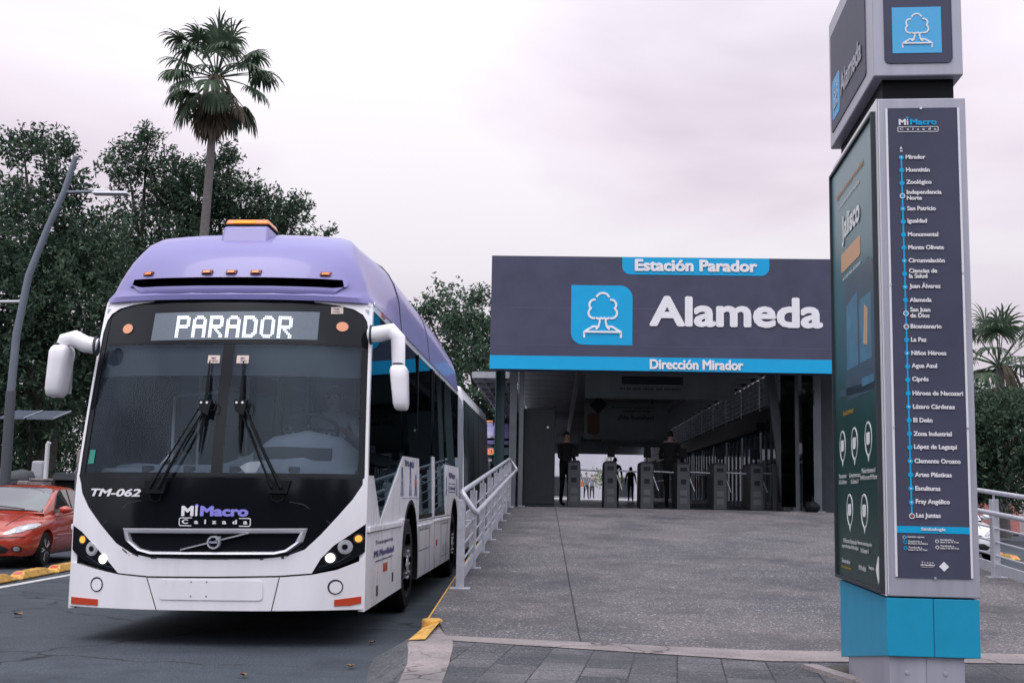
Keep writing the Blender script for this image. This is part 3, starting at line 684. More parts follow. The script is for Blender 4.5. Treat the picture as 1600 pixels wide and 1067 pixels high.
    for f in bm.faces:
        c = f.calc_center_median()
        if 3.07 < c.z < 3.19 and abs(c.x) < 1.0 and c.y - (.42 + .24 * (abs(c.x) / 1.15) ** 2.6) > .045: f.material_index = 1
    seam_rows = [(Wr, z) for z, yf, W, Wr in rows]
    fr = build('roof_fairing', bm, [M['purple'], M['matt']], B, smooth=32)
    bm = BM()
    for yy in (2.45, 5.2): tube(bm, [(-w_ - .001, yy, z) for w_, z in seam_rows] + [(w_ + .001, yy, z) for w_, z in seam_rows[::-1]], .006, 5)
    build('panel_seam', bm, M['dgrey'], fr)
    Fr = lambda x, z, d: (x, .40 + .24 * (abs(x) / 1.15) ** 2.6 + (.09 * max(0, z - 3.08) / .18) * 1.0 - d, z)
    bm = BM(); patch(bm, [(-.99, 3.135), (-.83, 3.012), (.87, 3.012), (1.02, 3.135), (.99, 3.095), (.86, 3.074), (-.82, 3.074), (-.95, 3.095)], lambda x, z, d: (x, .395 + .24 * (abs(x) / 1.15) ** 2.6 - d * (1 - abs((z - 3.045) / .1)), z), .035, -.02, .08)
    build('intake_lip', bm, M['purple'], fr, smooth=40)
    for x in (-.815, -.25, -.03, .19, .80):
        z0 = 3.215; Fl = lambda u, v, d: (u, .452 + .24 * (abs(u) / 1.12) ** 2.6 + .42 * (v - 3.21) - d, v)
        bm = BM(); prism(bm, [(x - .05, z0 - .017), (x + .044, z0 - .017), (x + .052, z0 + .017), (x - .04, z0 + .017)], Fl, .016, -.03); f = build('marker_lamp', bm, mat('lamp_base_red', (.12, .02, .01), .4), fr)
        bm = BM(); prism(bm, [(x - .034, z0 - .012), (x + .03, z0 - .012), (x + .036, z0 + .012), (x - .028, z0 + .012)], Fl, .030, .0); build('lens', bm, M['amber'], f, bevel=.004)
    bm = BM(); tbox(bm, -.245, .235, .70, 1.3, 3.42, 3.715, .03, .10); bp = build('beacon_pedestal', bm, M['purple'], fr, smooth=40, bevel=.03, seg=3)
    bm = BM(); tbox(bm, -.22, .21, .82, 1.20, 3.715, 3.735); build('beacon_base', bm, M['matt'], bp, bevel=.008)
    bm = BM(); tbox(bm, -.215, .205, .825, 1.19, 3.735, 3.785, .02, .02); build('beacon_lens', bm, M['amber'], bp, bevel=.015)
    bm = BM()
    for cx in (-.08, .02): box(bm, cx - .05, cx + .05, .818, .83, 3.746, 3.768)
    build('beacon_bulb', bm, M['amberlit'], bp)
    # --- roof shell and cantrails
    bm = BM(); box(bm, -1.20, 1.20, .62, 9.75, 2.93, 2.965); build('roof', bm, M['white'], B)
    for sg, F_ in ((1, R_), (-1, L_)):
        bm = BM(); patch(bm, [(.685, 2.895), (9.75, 2.895), (9.75, 2.985), (.73, 2.985)], F_, .006, -.05, .8); c = build('cantrail', bm, M['white'], B, smooth=40)
        bm = BM(); prism(bm, [(1.12, 2.915), (1.32, 2.915), (1.32, 2.955), (1.12, 2.955)], F_, .016, .0); build('side_marker', bm, M['red'], c)
    # --- sides: white lower skin with wheel openings, windows above
    arch1 = arc(3.32, .50, .70, 197, -17, 18); arch2 = arc(8.90, .50, .70, 197, -17, 18)
    side = [(.27, .28)] + arch1 + arch2 + [(9.75, .28), (9.75, 1.70), (7.42, 1.69), (7.42, .97), (5.90, .97), (5.90, 1.75), (5.66, 1.75), (5.66, .965), (4.10, .965), (4.10, 1.675), (2.68, 1.66), (1.07, 1.01), (.62, 1.42), (.31, 1.42), (.275, 1.0)]
    for sg, F_ in ((1, R_), (-1, L_)):
        bm = BM(); patch(bm, side, F_, .004, -.05, .35); sp = build('side_panel', bm, M['white'], B, smooth=35)
        bm = BM()
        for y0, y1, z0, z1 in ((.30, 2.52, .935, .985), (4.1, 5.5, .88, .905), (5.9, 8.1, .90, .93), (2.5, 2.66, .985, 1.01)): prism(bm, [(y0, z0), (y1, z0), (y1, z1), (y0, z1)], F_, .032, .0)
        build('rub_rail', bm, M['white'], sp, bevel=.008)
        bm = BM()
        for a, b in (((4.12, .86), (4.12, .28)), ((5.35, .86), (5.35, .28)), ((6.75, .88), (6.75, .28)), ((4.15, .60), (5.3, .60)), ((4.2, .84), (5.25, .84)), ((6.9, .85), (7.9, .85)), ((6.9, .85), (6.9, .40)), ((7.9, .85), (7.9, .40)), ((6.9, .40), (7.9, .40)), ((.33, .93), (2.5, .93)), ((4.1, .95), (8.2, .95)), ((5.3, .84), (5.3, .60)), ((4.2, .84), (4.2, .60))):
            ribbon(bm, [a, b], .010, F_, .0055, .0)
        for y, z in ((.95, .40), (1.95, .455)): prism(bm, [(y - .05, z - .045), (y + .05, z - .045), (y + .05, z + .045), (y - .05, z + .045)], F_, .007, .0)
        for y in (7.2, 7.6): prism(bm, [(y - .03, .44), (y + .03, .44), (y + .03, .56), (y - .03, .56)], F_, .007, .0)
        build('panel_seam', bm, M['dgrey'], sp)
        for y, z in ((1.42, .585), (6.2, .62), (3.72, 1.39)):
            w_ = .12 if y < 5 and z < 1 else .07
            bm = BM(); prism(bm, [(y - w_, z - .04), (y + w_, z - .04), (y + w_, z + .04), (y - w_, z + .04)], F_, .012, .0); build('side_reflector', bm, M['red'], sp)
        bm = BM()
        Fm = F_ if sg > 0 else (lambda u, v, d, F0=F_: F0(-u, v, d))
        k = (lambda a, b: (a, b)) if sg > 0 else (lambda a, b: (-b, -a))
        for s, a, b, z, h in (('Mi Movilidad', .72, 1.98, .70, .062), ('T r a n s p o r t e', .80, 1.9, .80, .05), ('Gobierno del Estado de Jalisco', .80, 1.9, .655, .018), ('TM-062', 2.74, 3.55, 1.555, .065), ('Mi Macro', 7.95, 9.0, 1.50, .09), ('Calzada', 8.0, 9.0, 1.33, .05)):
            u0, u1 = k(a, b); bm = BM(); text(bm, s, u0, z, Fm, .008, w=u1 - u0, h=h, bold=.03); build('side_lettering', bm, M['ink'], sp)
        bm = BM(); prism(bm, [(2.60, 1.215), (4.0, 1.215), (4.0, 1.22), (2.60, 1.22)], F_, .007, .0)
        if sg > 0:
            ribbon(bm, rrect(7.9, 9.05, 1.295, 1.42, .02), .012, F_, .008, .0, True)
            for y0, hh in ((2.55, .30), (3.25, .36), (3.75, .24)):          # line drawing of towers
                for q in (-.10, -.03, .04, .10): ribbon(bm, [(y0 + q, 1.24), (y0 + q * .35, 1.24 + hh)], .022, F_, .007, .0)
                ribbon(bm, [(y0 - .07, 1.24 + hh * .45), (y0 + .07, 1.24 + hh * .45)], .015, F_, .007, .0)
            for y0 in (7.55, 9.35):
                for q in (-.09, -.02, .05): ribbon(bm, [(y0 + q, 1.24), (y0 + q * .3, 1.52)], .025, F_, .007, .0)
        build('side_drawing', bm, M['ink'], sp)
        bm = BM(); wz = 2.89
        box(bm, sg * 1.17 - .01, sg * 1.17 + .01, .75, 9.74, 2.60, 2.93)
        for y in (2.64, 4.09, 5.68, 5.88, 7.42, 9.70): box(bm, min(sg * 1.15, sg * 1.235), max(sg * 1.15, sg * 1.235), y - .03, y + .03, .97, 2.90)
        build('window_posts', bm, M['matt'], B)
        wins = [[(.34, 1.42), (.62, 1.42), (1.07, 1.01), (2.61, 1.64), (2.61, wz), (.69, wz), (.50, 2.3), (.37, 1.75)], [(2.66, 1.655), (4.06, 1.67), (4.06, wz), (2.66, wz)],
                [(4.12, .975), (5.65, .975), (5.65, wz), (4.12, wz)], [(5.68, 1.76), (5.88, 1.76), (5.88, wz), (5.68, wz)], [(5.91, .975), (7.41, .975), (7.41, wz), (5.91, wz)], [(7.44, 1.70), (9.72, 1.71), (9.72, wz), (7.44, wz)]]
        for w_ in wins:
            bm = BM(); prism(bm, w_, F_, -.004, -.012); wo = build('window', bm, sideglass, B)
            ys = [p[0] for p in w_]; zs = [p[1] for p in w_]
            if min(zs) < .98:
                bm = BM(); box(bm, *sorted((sg * 1.235, sg * 1.262)), min(ys), max(ys), .975, 1.02); build('sash', bm, M['matt'], wo)
        for cy in (3.32, 8.90):
            bm = BM(); ring = [arc(cy, .50, r, 197, -17, 20) for r in (.70, .655)]
            for i in range(20):
                q = [(sg * 1.273, *ring[0][i]), (sg * 1.273, *ring[0][i + 1]), (sg * 1.273, *ring[1][i + 1]), (sg * 1.273, *ring[1][i])]
                bm.faces.new([bm.verts.new(p) for p in q]); q2 = [(sg * 1.273, *ring[1][i]), (sg * 1.273, *ring[1][i + 1]), (sg * .95, *ring[1][i + 1]), (sg * .95, *ring[1][i])]
                bm.faces.new([bm.verts.new(p) for p in q2])
            build('wheel_arch', bm, M['matt'], B)
        wheel(B, sg * 1.09, 3.32, sg); wheel(B, sg * 1.09, 8.90, sg)
    # --- chassis, cabin floor, dash
    bm = BM(); box(bm, -.92, .92, .55, 9.75, .34, .94)
    for sg in (-1, 1):
        for y0, y1 in ((.55, 2.60), (4.05, 8.18), (9.62, 9.75)): box(bm, *sorted((sg * .92, sg * 1.2)), y0, y1, .34, .94)
    build('chassis', bm, M['matt'], B)
    bm = BM(); box(bm, -1.2, 1.2, .45, 9.74, .95, .985); build('cabin_floor', bm, floorm, B)
    bm = BM(); box(bm, -1.19, 1.19, 9.70, 9.74, .99, 2.92); box(bm, -1.19, 1.19, .6, 9.7, 2.86, 2.90)
    build('cabin_lining', bm, linerm, B)
    bm = BM()
    dx = [-1.12, -.9, -.55, -.1, .15, .35, .66, .95, 1.12]; dz = [1.50, 1.52, 1.50, 1.51, 1.60, 1.76, 1.82, 1.76, 1.62]
    R = []
    for x, z in zip(dx, dz):
        yb = bulge(x) + .12; zt = z; R.append([(x, yb, 1.1), (x, yb + .02, 1.40), (x, yb + .22, 1.47), (x, yb + .42, zt - .05), (x, yb + .52, zt), (x, yb + .64, zt - .02), (x, yb + .72, zt - .2), (x, yb + .72, 1.0)])
    loft(bm, R, closed=True)
    d_ = build('dashboard', bm, M['dash'], B, smooth=50)
    bm = BM(); loft(bm, [[(x, bulge(x) + .40, z0), (x, bulge(x) + .40, z1), (x, bulge(x) + .44, z1), (x, bulge(x) + .44, z0)] for x, z0, z1 in ((.24, 1.545, 1.655), (.5, 1.545, 1.665), (.9, 1.545, 1.655))]); build('instrument_binnacle', bm, M['dgrey'], d_)
    bm = BM()
    for x in (-.66, -.28, .12, .62): lathe(bm, [(.05, 1.40), (.05, 1.455), (0, 1.46)], 'z', (x, bulge(x) + .28, .03), 14)
    build('air_vent', bm, M['dgrey'], d_)
    bm = BM(); patch(bm, [(-1.16, 2.27), (1.16, 2.27), (1.14, 2.55), (-1.14, 2.55)], Ff, -.07, -.08, .2); build('sun_blind', bm, mat('sun_blind_fabric', (.035, .045, .065), .8), B, smooth=50)
    # steering wheel (tilted ring), column, driver seat
    bm = BM(); c = Vector((.60, 1.12, 1.86)); ax = Matrix.Rotation(math.radians(-28), 3, 'X')
    tube(bm, [c + ax @ Vector((.245 * math.cos(a), .245 * math.sin(a), 0)) for a in [2 * PI * i / 28 for i in range(29)]], .018, 8, cap=False)
    for a in (.2, PI - .2, -PI / 2): tube(bm, [c, c + ax @ Vector((.24 * math.cos(a), .24 * math.sin(a), 0))], .014, 6)
    tube(bm, [c, c + Vector((0, -.15, -.5))], .04, 8)
    build('steering_wheel', bm, M['dgrey'], B, smooth=60)
    bm = BM(); tbox(bm, .40, .95, 1.58, 2.05, 1.40, 1.52, .03, .03); hexa(bm, [(.42, 2.0, 1.5), (.93, 2.0, 1.5), (.93, 2.12, 1.5), (.42, 2.12, 1.5), (.46, 2.12, 2.12), (.89, 2.12, 2.12), (.89, 2.22, 2.12), (.46, 2.22, 2.12)]); tbox(bm, .55, .80, 1.7, 1.95, .98, 1.4)
    build('driver_seat', bm, seatm, B, bevel=.04, seg=3)
    for y in (3.0, 4.0, 4.9, 5.9, 6.8, 7.7, 8.6):
        for x in (-.85, .85):
            if x < 0 and y in (4.9, 5.9): continue
            bm = BM(); tbox(bm, x - .36, x + .36, y, y + .42, 1.40, 1.48, .02, .02); hexa(bm, [(x - .36, y + .38, 1.45), (x + .36, y + .38, 1.45), (x + .36, y + .46, 1.45), (x - .36, y + .46, 1.45), (x - .34, y + .48, 2.0), (x + .34, y + .48, 2.0), (x + .34, y + .54, 2.0), (x - .34, y + .54, 2.0)]); tbox(bm, x - .3, x + .3, y + .05, y + .36, .985, 1.4)
            build('passenger_seat', bm, seatm, B, bevel=.03)
    for x, y in ((-.62, 1.6), (-.35, 2.4), (.25, 2.5), (-.45, 4.2), (.45, 4.2), (-.45, 6.2), (.45, 6.2)):
        bm = BM(); tube(bm, [(x, y, .98), (x, y, 2.87)], .017, 8); build('grab_pole', bm, M['steel'], B, smooth=60)
    bm = BM(); hexa(bm, [(-.72, 1.15, .99), (-.70, 1.15, .99), (-.70, 1.9, .99), (-.72, 1.9, .99), (-.72, 1.15, 1.72), (-.70, 1.15, 1.72), (-.70, 1.9, 1.55), (-.72, 1.9, 1.55)]); tube(bm, [(-.71, 1.12, .99), (-.71, 1.12, 2.15), (-.30, 1.12, 2.2)], .015, 8)
    box(bm, -.3, .28, 1.9, 1.93, .99, 1.62)
    build('cab_partition', bm, linerm, B)
    # --- bellows and rear section
    bm = BM(); rings = []
    for i in range(15):
        y = 9.76 + i * 1.16 / 14; k = 1.235 if i % 2 == 0 else 1.17; zt = 3.02 if i % 2 == 0 else 2.96
        rings.append([(x * k, y, z) for x, z in ((-1, .45), (1, .45), (1, 2.7), (.97, 2.9), (.90, 1.0), (-.90, 1.0), (-.97, 2.9), (-1, 2.7))])
        r = rings[-1]; r[4] = (.90 * k, y, zt); r[5] = (-.90 * k, y, zt)
    loft(bm, rings); build('bellows', bm, bellm, B)
    bm = BM()
    prof = [(-1.25, .30), (1.25, .30), (1.255, 1.0), (1.25, 1.4), (1.215, 2.98), (1.17, 3.14), (.95, 3.24), (-.95, 3.24), (-1.17, 3.14), (-1.215, 2.98), (-1.25, 1.4), (-1.255, 1.0)]
    loft(bm, [[(x * k, y, .3 + (z - .3) * kz) for x, z in prof] for y, k, kz in ((10.94, .97, .98), (11.0, 1, 1), (18.2, 1, 1), (18.4, .96, .96))])
    rs = build('rear_section', bm, M['white'], B, smooth=35)
    for sg, F_ in ((1, R_), (-1, L_)):
        for y0, y1, z0 in ((11.0, 12.0, .97), (12.05, 13.4, .97), (13.45, 14.9, .97), (14.95, 16.4, 1.3), (16.45, 18.1, 1.3)):
            bm = BM(); prism(bm, [(y0, z0), (y1, z0), (y1, 2.92), (y0, 2.92)], F_, .008, -.01); w_ = build('window', bm, mat('dark_bus_glass', (.006, .008, .010), .12, spec=.3), rs)
        bm = BM(); prism(bm, circ(16.2, .5, .60, 28), F_, .004, -.02); build('wheel_arch', bm, M['matt'], B)
        wheel(B, sg * 1.12, 16.2, sg)
    bm = BM(); tbox(bm, -.9, .9, 12.4, 17.4, 3.24, 3.40, .15, .3); build('roof_unit', bm, M['purple'], B, bevel=.06)
    return B
bus = make_bus('large purple and white articulated bus with lit headlamps and a white PARADOR display', M['led'])
BUS_AT = (-2.87, 9.85, 0.)
# ------------------------------------------------------------------ place the buses
bus.location = BUS_AT; bus.rotation_euler = (0, -.010, 0)
far_bus = copy_tree(bus)
far_bus.location = (-2.44, 40.0, 0); far_bus['label'] = 'far purple bus with an orange display showing beside the station column'; far_bus.rotation_euler = (0, 0, 0)
def _deep(o):
    for c in bpy.data.objects:
        if c.parent == o:
            yield c; yield from _deep(c)
for c in list(_deep(far_bus)):
    if c.name.startswith('display_text'):
        c.data = c.data.copy(); c.data.materials[0] = M['ledo']

# ------------------------------------------------------------------ ramp railings: posts, bars, two rails
def railing(x, sg, y0, n, label):
    """sg: side (x direction) on which the lower handrail sits"""
    r = empty('railing', (x, y0, RZ(y0)), 0, label, 'railing', 'steel railings along the ramp')
    s = .88 / 15.2; Z = lambda y: s * y
    for i in range(n):
        y = 1.75 * i; z = Z(y)
        bm = BM(); box(bm, -.04, .04, y - .055, y + .055, z + .012, z + .92)
        tube(bm, [(0, y, z + .90), (0, y, z + .985)], .014, 8)
        tube(bm, [(0, y, z + .70), (sg * .09, y, z + .70), (sg * .155, y, z + .735)], .010, 6)
        p = build('post', bm, M['steel'], r, bevel=.005)
        bm = BM(); box(bm, -.105, .105, y - .09, y + .09, z - .005, z + .012); build('base_plate', bm, M['steel'], p, bevel=.003)
    L_ = 1.75 * (n - 1)
    for k in (.26, .42, .58, .73):
        bm = BM(); tube(bm, [(0, .05, Z(.05) + k), (0, L_ - .05, Z(L_ - .05) + k)], .012, 8); build('bar', bm, M['steel'], r, smooth=60)
    bm = BM(); hexa(bm, [(-.012, .06, Z(.06) + .05), (.012, .06, Z(.06) + .05), (.012, L_ - .06, Z(L_) + .05), (-.012, L_ - .06, Z(L_) + .05), (-.012, .06, Z(.06) + .17), (.012, .06, Z(.06) + .17), (.012, L_ - .06, Z(L_) + .17), (-.012, L_ - .06, Z(L_) + .17)]); build('toe_board', bm, M['steel'], r)
    t, q = sg * .155, .22
    bm = BM(); a0 = (0, -.05, Z(-.05) + 1.0); a1 = (0, L_ + .1, Z(L_ + .1) + 1.0); b0 = (t, -.05, Z(-.05) + 1.0 - q); b1 = (t, L_ + .1, Z(L_ + .1) + 1.0 - q)
    V = Vector
    def rnd(p, c, n_, k=.09):
        p, c, n_ = V(p), V(c), V(n_); a = c + (p - c).normalized() * k; b = c + (n_ - c).normalized() * k
        return [(1 - u) ** 2 * a + 2 * u * (1 - u) * c + u * u * b for u in (0, .25, .5, .75, 1)]
    path = [V(a0).lerp(V(a1), .5)] + rnd(a1, a0, b0) + rnd(a0, b0, b1) + rnd(b0, b1, a1) + rnd(b1, a1, a0) + [V(a0).lerp(V(a1), .5)]
    tube(bm, path, .028, 12, cap=False); build('rail', bm, M['steel'], r, smooth=60)
    return r
railing(-1.0, 1, 12.55, 8, 'grey steel railing along the left edge of the ramp next to the bus')
railing(5.22, -1, 11.0, 7, 'grey steel railing along the right edge of the ramp behind the totem')

# ------------------------------------------------------------------ information totem
def stop_icon(bm, fn, cx, cz, s, d0, d1, w=.05):
    """line pictogram: a round bushy tree growing from a square planter (unit square of side s)"""
    Q = lambda pts: [(cx + s * (x - .5), cz + s * (y - .5)) for x, y in pts]
    crown = []
    for ax, ay, r, a0, a1 in ((.5, .80, .125, 20, 160), (.345, .70, .095, 75, 235), (.335, .545, .10, 120, 285), (.43, .50, .065, 215, 325), (.5, .49, .05, 215, 325), (.57, .50, .065, 215, 325), (.665, .545, .10, 255, 420), (.655, .70, .095, -55, 105)):
        ribbon(bm, Q(arc(ax, ay, r, a0, a1, 10)), s * w, fn, d0 + s * .0012 * len(crown), d1); crown.append(1)
    ribbon(bm, Q([(.445, .45), (.445, .38), (.42, .28), (.37, .235)]), s * w * .9, fn, d0 + s * .011, d1); ribbon(bm, Q([(.555, .45), (.555, .38), (.58, .28), (.63, .235)]), s * w * .9, fn, d0 + s * .0125, d1)
    ribbon(bm, Q([(.16, .08), (.16, .19), (.32, .29), (.43, .29)]), s * w, fn, d0, d1); ribbon(bm, Q([(.57, .29), (.68, .29), (.84, .19), (.84, .08)]), s * w, fn, d0, d1)
    ribbon(bm, Q([(.16, .19), (.84, .19)]), s * w, fn, d0 + s * .0137, d1)
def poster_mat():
    m = bpy.data.materials.new('poster_print_sheen'); m.use_nodes = True; nt = m.node_tree; N = nt.nodes; L = nt.links; p = N['Principled BSDF']
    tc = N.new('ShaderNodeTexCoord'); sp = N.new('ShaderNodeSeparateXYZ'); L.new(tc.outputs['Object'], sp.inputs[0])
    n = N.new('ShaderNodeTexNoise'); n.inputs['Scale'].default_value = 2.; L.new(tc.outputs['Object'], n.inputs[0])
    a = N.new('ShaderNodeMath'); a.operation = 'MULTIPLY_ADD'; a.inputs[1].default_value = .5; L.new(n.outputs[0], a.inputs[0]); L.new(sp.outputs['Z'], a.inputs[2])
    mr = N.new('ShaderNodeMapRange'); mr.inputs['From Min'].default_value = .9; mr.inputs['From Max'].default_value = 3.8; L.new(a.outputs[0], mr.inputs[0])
    cr = N.new('ShaderNodeValToRGB'); e = cr.color_ramp.elements; e[0].position = .0; e[0].color = (.003, .026, .022, 1); e[1].position = 1.; e[1].color = (.12, .21, .24, 1)  # printed gradient; its pale top also has the sky's sheen painted in
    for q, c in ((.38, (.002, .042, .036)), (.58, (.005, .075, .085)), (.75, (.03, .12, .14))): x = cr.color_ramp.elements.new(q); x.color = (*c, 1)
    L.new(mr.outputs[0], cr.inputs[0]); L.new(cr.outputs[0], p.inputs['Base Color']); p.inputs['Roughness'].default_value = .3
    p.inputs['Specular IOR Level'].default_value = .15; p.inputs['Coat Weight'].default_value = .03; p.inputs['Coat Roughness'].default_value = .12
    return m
STOPS = ['Mirador', 'Huentitán', 'Zoológico', 'Independencia|Norte', 'San Patricio', 'Igualdad', 'Monumental', 'Monte Olivete', 'Circunvalación', 'Ciencias de|la Salud', 'Juan Álvarez', 'Alameda', 'San Juan|de Dios', 'Bicentenario', 'La Paz', 'Niños Héroes', 'Agua Azul', 'Ciprés', 'Héroes de Nacozari', 'Lázaro Cárdenas', 'El Deán', 'Zona Industrial', 'López de Legazpi', 'Clemente Orozco', 'Artes Plásticas', 'Esculturas', 'Fray Angélico', 'Las Juntas']
def make_totem():
    T = empty('information_totem', (1.87, 6.9, 0), math.radians(-3.3), 'tall silver totem with a line map, a green poster and turquoise base', 'totem')
    W, D = .515, 1.50; F_ = XZ
    S_ = lambda u, v, d: (-d, -u, v)                       # left face; u runs towards the front
    bm = BM(); box(bm, .004, W, 0, D, .766, 3.675); bd = build('body', bm, M['silver'], T, bevel=.006)
    bm = BM()
    box(bm, .0, .003, .0, D, .766, 3.675)
    for a, b in (((.012, .78), (.012, 3.66)),): ribbon(bm, [a, b], .004, F_, .0022, .0)
    for x in (.05, .464): box(bm, x, x + .012, -.010, .001, .877, 3.612)
    build('sheet_rail', bm, mat('white_clip_rail', (.70, .68, .72), .4, metal=.1), bd)
    bm = BM(); box(bm, .062, .464, -.006, .001, .872, 3.614)
    nav = build('map_sheet', bm, M['navy'], bd)
    bm = BM(); box(bm, .0625, .4635, -.0085, -.005, 1.122, 1.160); ribbon(bm, [(.136, 3.312), (.148, 1.217)], .009, F_, .0085, .005)
    for i in range(27):
        t = i / 27; prism(bm, circ(.136 + .012 * t, 3.312 - 2.095 * t, .0145, 14), F_, .0095, .005)
    text(bm, 'Macro', .190, 3.508, F_, .0095, w=.155, h=.038, bold=.05)
    prism(bm, circ(.176, 3.553, .007, 10), F_, .0095, .006)
    for x, z in ((.106, .0), (.107, -.028), (.109, -.062)): ribbon(bm, circ(x, 1.098 + z, .0085, 14), .004, F_, .0095, .006, True)
    build('blue_print', bm, M['cyan'], nav)
    bm = BM()
    text(bm, 'M', .125, 3.508, F_, .0095, w=.042, h=.038, bold=.05); text(bm, 'i', .1715, 3.508, F_, .0095, w=.009, h=.036, bold=.04)
    ribbon(bm, rrect(.120, .352, 3.468, 3.498, .006), .0035, F_, .0095, .006, True); text(bm, 'Calzada', .131, 3.476, F_, .0095, w=.21, h=.016, bold=.03, spacing=2.3)
    text(bm, 'N', .129, 3.343, F_, .0095, w=.013, h=.016, bold=.04); prism(bm, [(.128, 3.364), (.143, 3.364), (.1355, 3.380)], F_, .0095, .006)
    for i, s in enumerate(STOPS):
        t = i / 27; x = .160 + .010 * t; z = 3.312 - 2.095 * t; ln = s.split('|')
        for k, q in enumerate(ln):
            zz = z - .0115 + (.0165 - .031 * k if len(ln) > 1 else 0); text(bm, q, x, zz - (.004 if any(c in q for c in 'gpyqJ') else 0), F_, .0095, size=.0345, bold=.045)
        if s.startswith(('Ind', 'San Juan', 'Bicen', 'Las J')): ribbon(bm, circ(.136 + .012 * t, z, .0135, 14), .004, F_, .0105, .006, True)
        if s.startswith(('Mir', 'San P', 'Circ', 'Juan', 'Niños', 'Láz', 'Clem', 'Esc', 'Fray')): prism(bm, circ(.136 + .012 * t, z, .0045, 8), F_, .0105, .006)
    text(bm, 'Simbología', .263, 1.132, F_, .0105, w=.135, h=.022, align='C', bold=.045)
    for s, x, z in (('Estación expresa', .122, 1.093), ('Transbordo a', .123, 1.071), ('Mi Macro Periférico', .123, 1.058), ('Transbordo a', .124, 1.037), ('Línea 3 de Mi Tren', .124, 1.024), ('Transbordo a', .298, 1.083), ('Línea 2 de Mi Tren', .298, 1.070), ('Transbordo a', .299, 1.049), ('Línea 4 de Mi Tren', .299, 1.036)):
        text(bm, s, x, z, F_, .0095, size=.0135, bold=.03)
    for x, z in ((.104, 1.097), (.283, 1.079), (.284, 1.045)): ribbon(bm, circ(x, z, .0085, 14), .003, F_, .0095, .006, True)
    text(bm, 'T r e n s', .192, .955, F_, .0095, w=.068, h=.009, bold=.03); text(bm, 'Mi Movilidad', .190, .940, F_, .0095, w=.076, h=.010, bold=.05); ribbon(bm, [(.195, .933), (.26, .933)], .0015, F_, .0095, .006)
    prism(bm, [(.318, .911), (.345, .938), (.318, .965), (.291, .938)], F_, .0095, .005)
    build('white_print', bm, M['letter'], nav)
    bm = BM()
    for i, c in ((13, 1), (27, 1)): t = i / 27; prism(bm, circ(.136 + .012 * t, 3.312 - 2.095 * t, .006, 8), F_, .011, .006)
    build('red_print', bm, M['red'], nav)
    bm = BM()
    for x, z in ((.255, 3.610), (.268, .873), (.058, 2.55), (.470, 2.62), (.058, 1.72), (.470, 1.72)): lathe(bm, [(.007, -.012), (.007, -.006), (.005, .0)], 'y', (x, -.001, z), 10)
    build('clip', bm, M['chrome'], bd)
    # poster on the left face
    S2 = lambda u, v, d: (-d, -u, v); fr = [(-1.50, .785), (-.045, .785), (-.045, 3.60), (-1.50, 3.60)]
    bm = BM(); ribbon(bm, fr, .018, S2, .028, .0, True); build('poster_frame', bm, M['dgrey'], bd)
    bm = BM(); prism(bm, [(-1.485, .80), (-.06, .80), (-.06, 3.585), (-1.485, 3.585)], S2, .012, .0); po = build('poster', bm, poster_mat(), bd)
    bm = BM()                                                     # printed picture: front of a bus in the dusk
    prism(bm, rrect(-1.05, -.12, 1.95, 2.75, .08), S2, .0135, .010); ribbon(bm, [(-1.30, 2.02), (-.12, 1.98)], .05, S2, .0135, .010)
    prism(bm, circ(-.30, 2.62, .10, 16, .16), S2, .0137, .010)
    build('poster_picture', bm, mat('poster_dark_print', (.012, .045, .075), .35, var=.3, vscale=5), po)
    bm = BM(); prism(bm, [(-1.0, 2.15), (-.62, 2.15), (-.62, 2.62), (-1.0, 2.58)], S2, .0142, .010); prism(bm, [(-.56, 2.15), (-.20, 2.15), (-.20, 2.55), (-.56, 2.55)], S2, .0142, .010); prism(bm, [(-.52, 2.0), (-.16, 2.0), (-.16, 2.05), (-.52, 2.05)], S2, .0142, .010)
    build('poster_windows', bm, mat('poster_blue_print', (.03, .15, .24), .35, var=.3, vscale=6), po)
    bm = BM(); prism(bm, rrect(-1.15, -.50, 2.83, 2.96, .02), S2, .0145, .010)
    for s, z, u0, w_ in (('Seguimos de frente por la movilidad', 3.36, -1.3, .95),): text(bm, s, u0, z, S2, .0145, w=w_, h=.05, bold=.02)
    prism(bm, [(-.45, 2.26), (-.33, 2.24), (-.30, 2.46), (-.40, 2.5)], S2, .0148, .010)
    build('orange_print', bm, mat('poster_orange_print', (.55, .30, .14), .4), po)
    bm = BM()
    text(bm, 'Jalisco', -1.10, 3.0, S2, .0145, w=.62, h=.21, bold=.04); text(bm, 'y estamos comprometidos', -1.2, 3.28, S2, .0145, w=.72, h=.04, bold=.02); text(bm, 'en lo que resta del sexenio', -1.1, 2.76, S2, .0145, w=.62, h=.04, bold=.02)
    for u, z in ((-1.22, 1.66), (-.80, 1.66), (-.36, 1.67), (-1.0, 1.235), (-.52, 1.235)):
        ribbon(bm, circ(u, z, .10, 26, .10), .011, S2, .0145, .010, True); prism(bm, [(u - .03, z - .10), (u + .03, z - .10), (u, z - .14)], S2, .0145, .010)
        prism(bm, rrect(u - .055, u + .04, z - .035, z + .04, .02), S2, .0145, .010)
    for s, u, z, w_ in (('Renovamos', -1.22, 1.445, .26), ('la L1 del tren', -1.22, 1.405, .28), ('Conectamos con', -.80, 1.445, .36), ('la Línea 3', -.80, 1.405, .24), ('Modernizamos el', -.36, 1.465, .40), ('Periférico con Mi Macro', -.36, 1.425, .50), ('Unificamos el sistema de', -1.0, 1.02, .46), ('pago en la tarjeta Mi Movilidad', -1.0, .98, .56), ('Estamos construyendo', -.52, 1.02, .44), ('la Línea 4', -.52, .98, .24), ('Conoce más en', -1.15, .885, .30), ('Mi Movilidad', -.60, .87, .22), ('Transporte', -.33, .885, .16)):
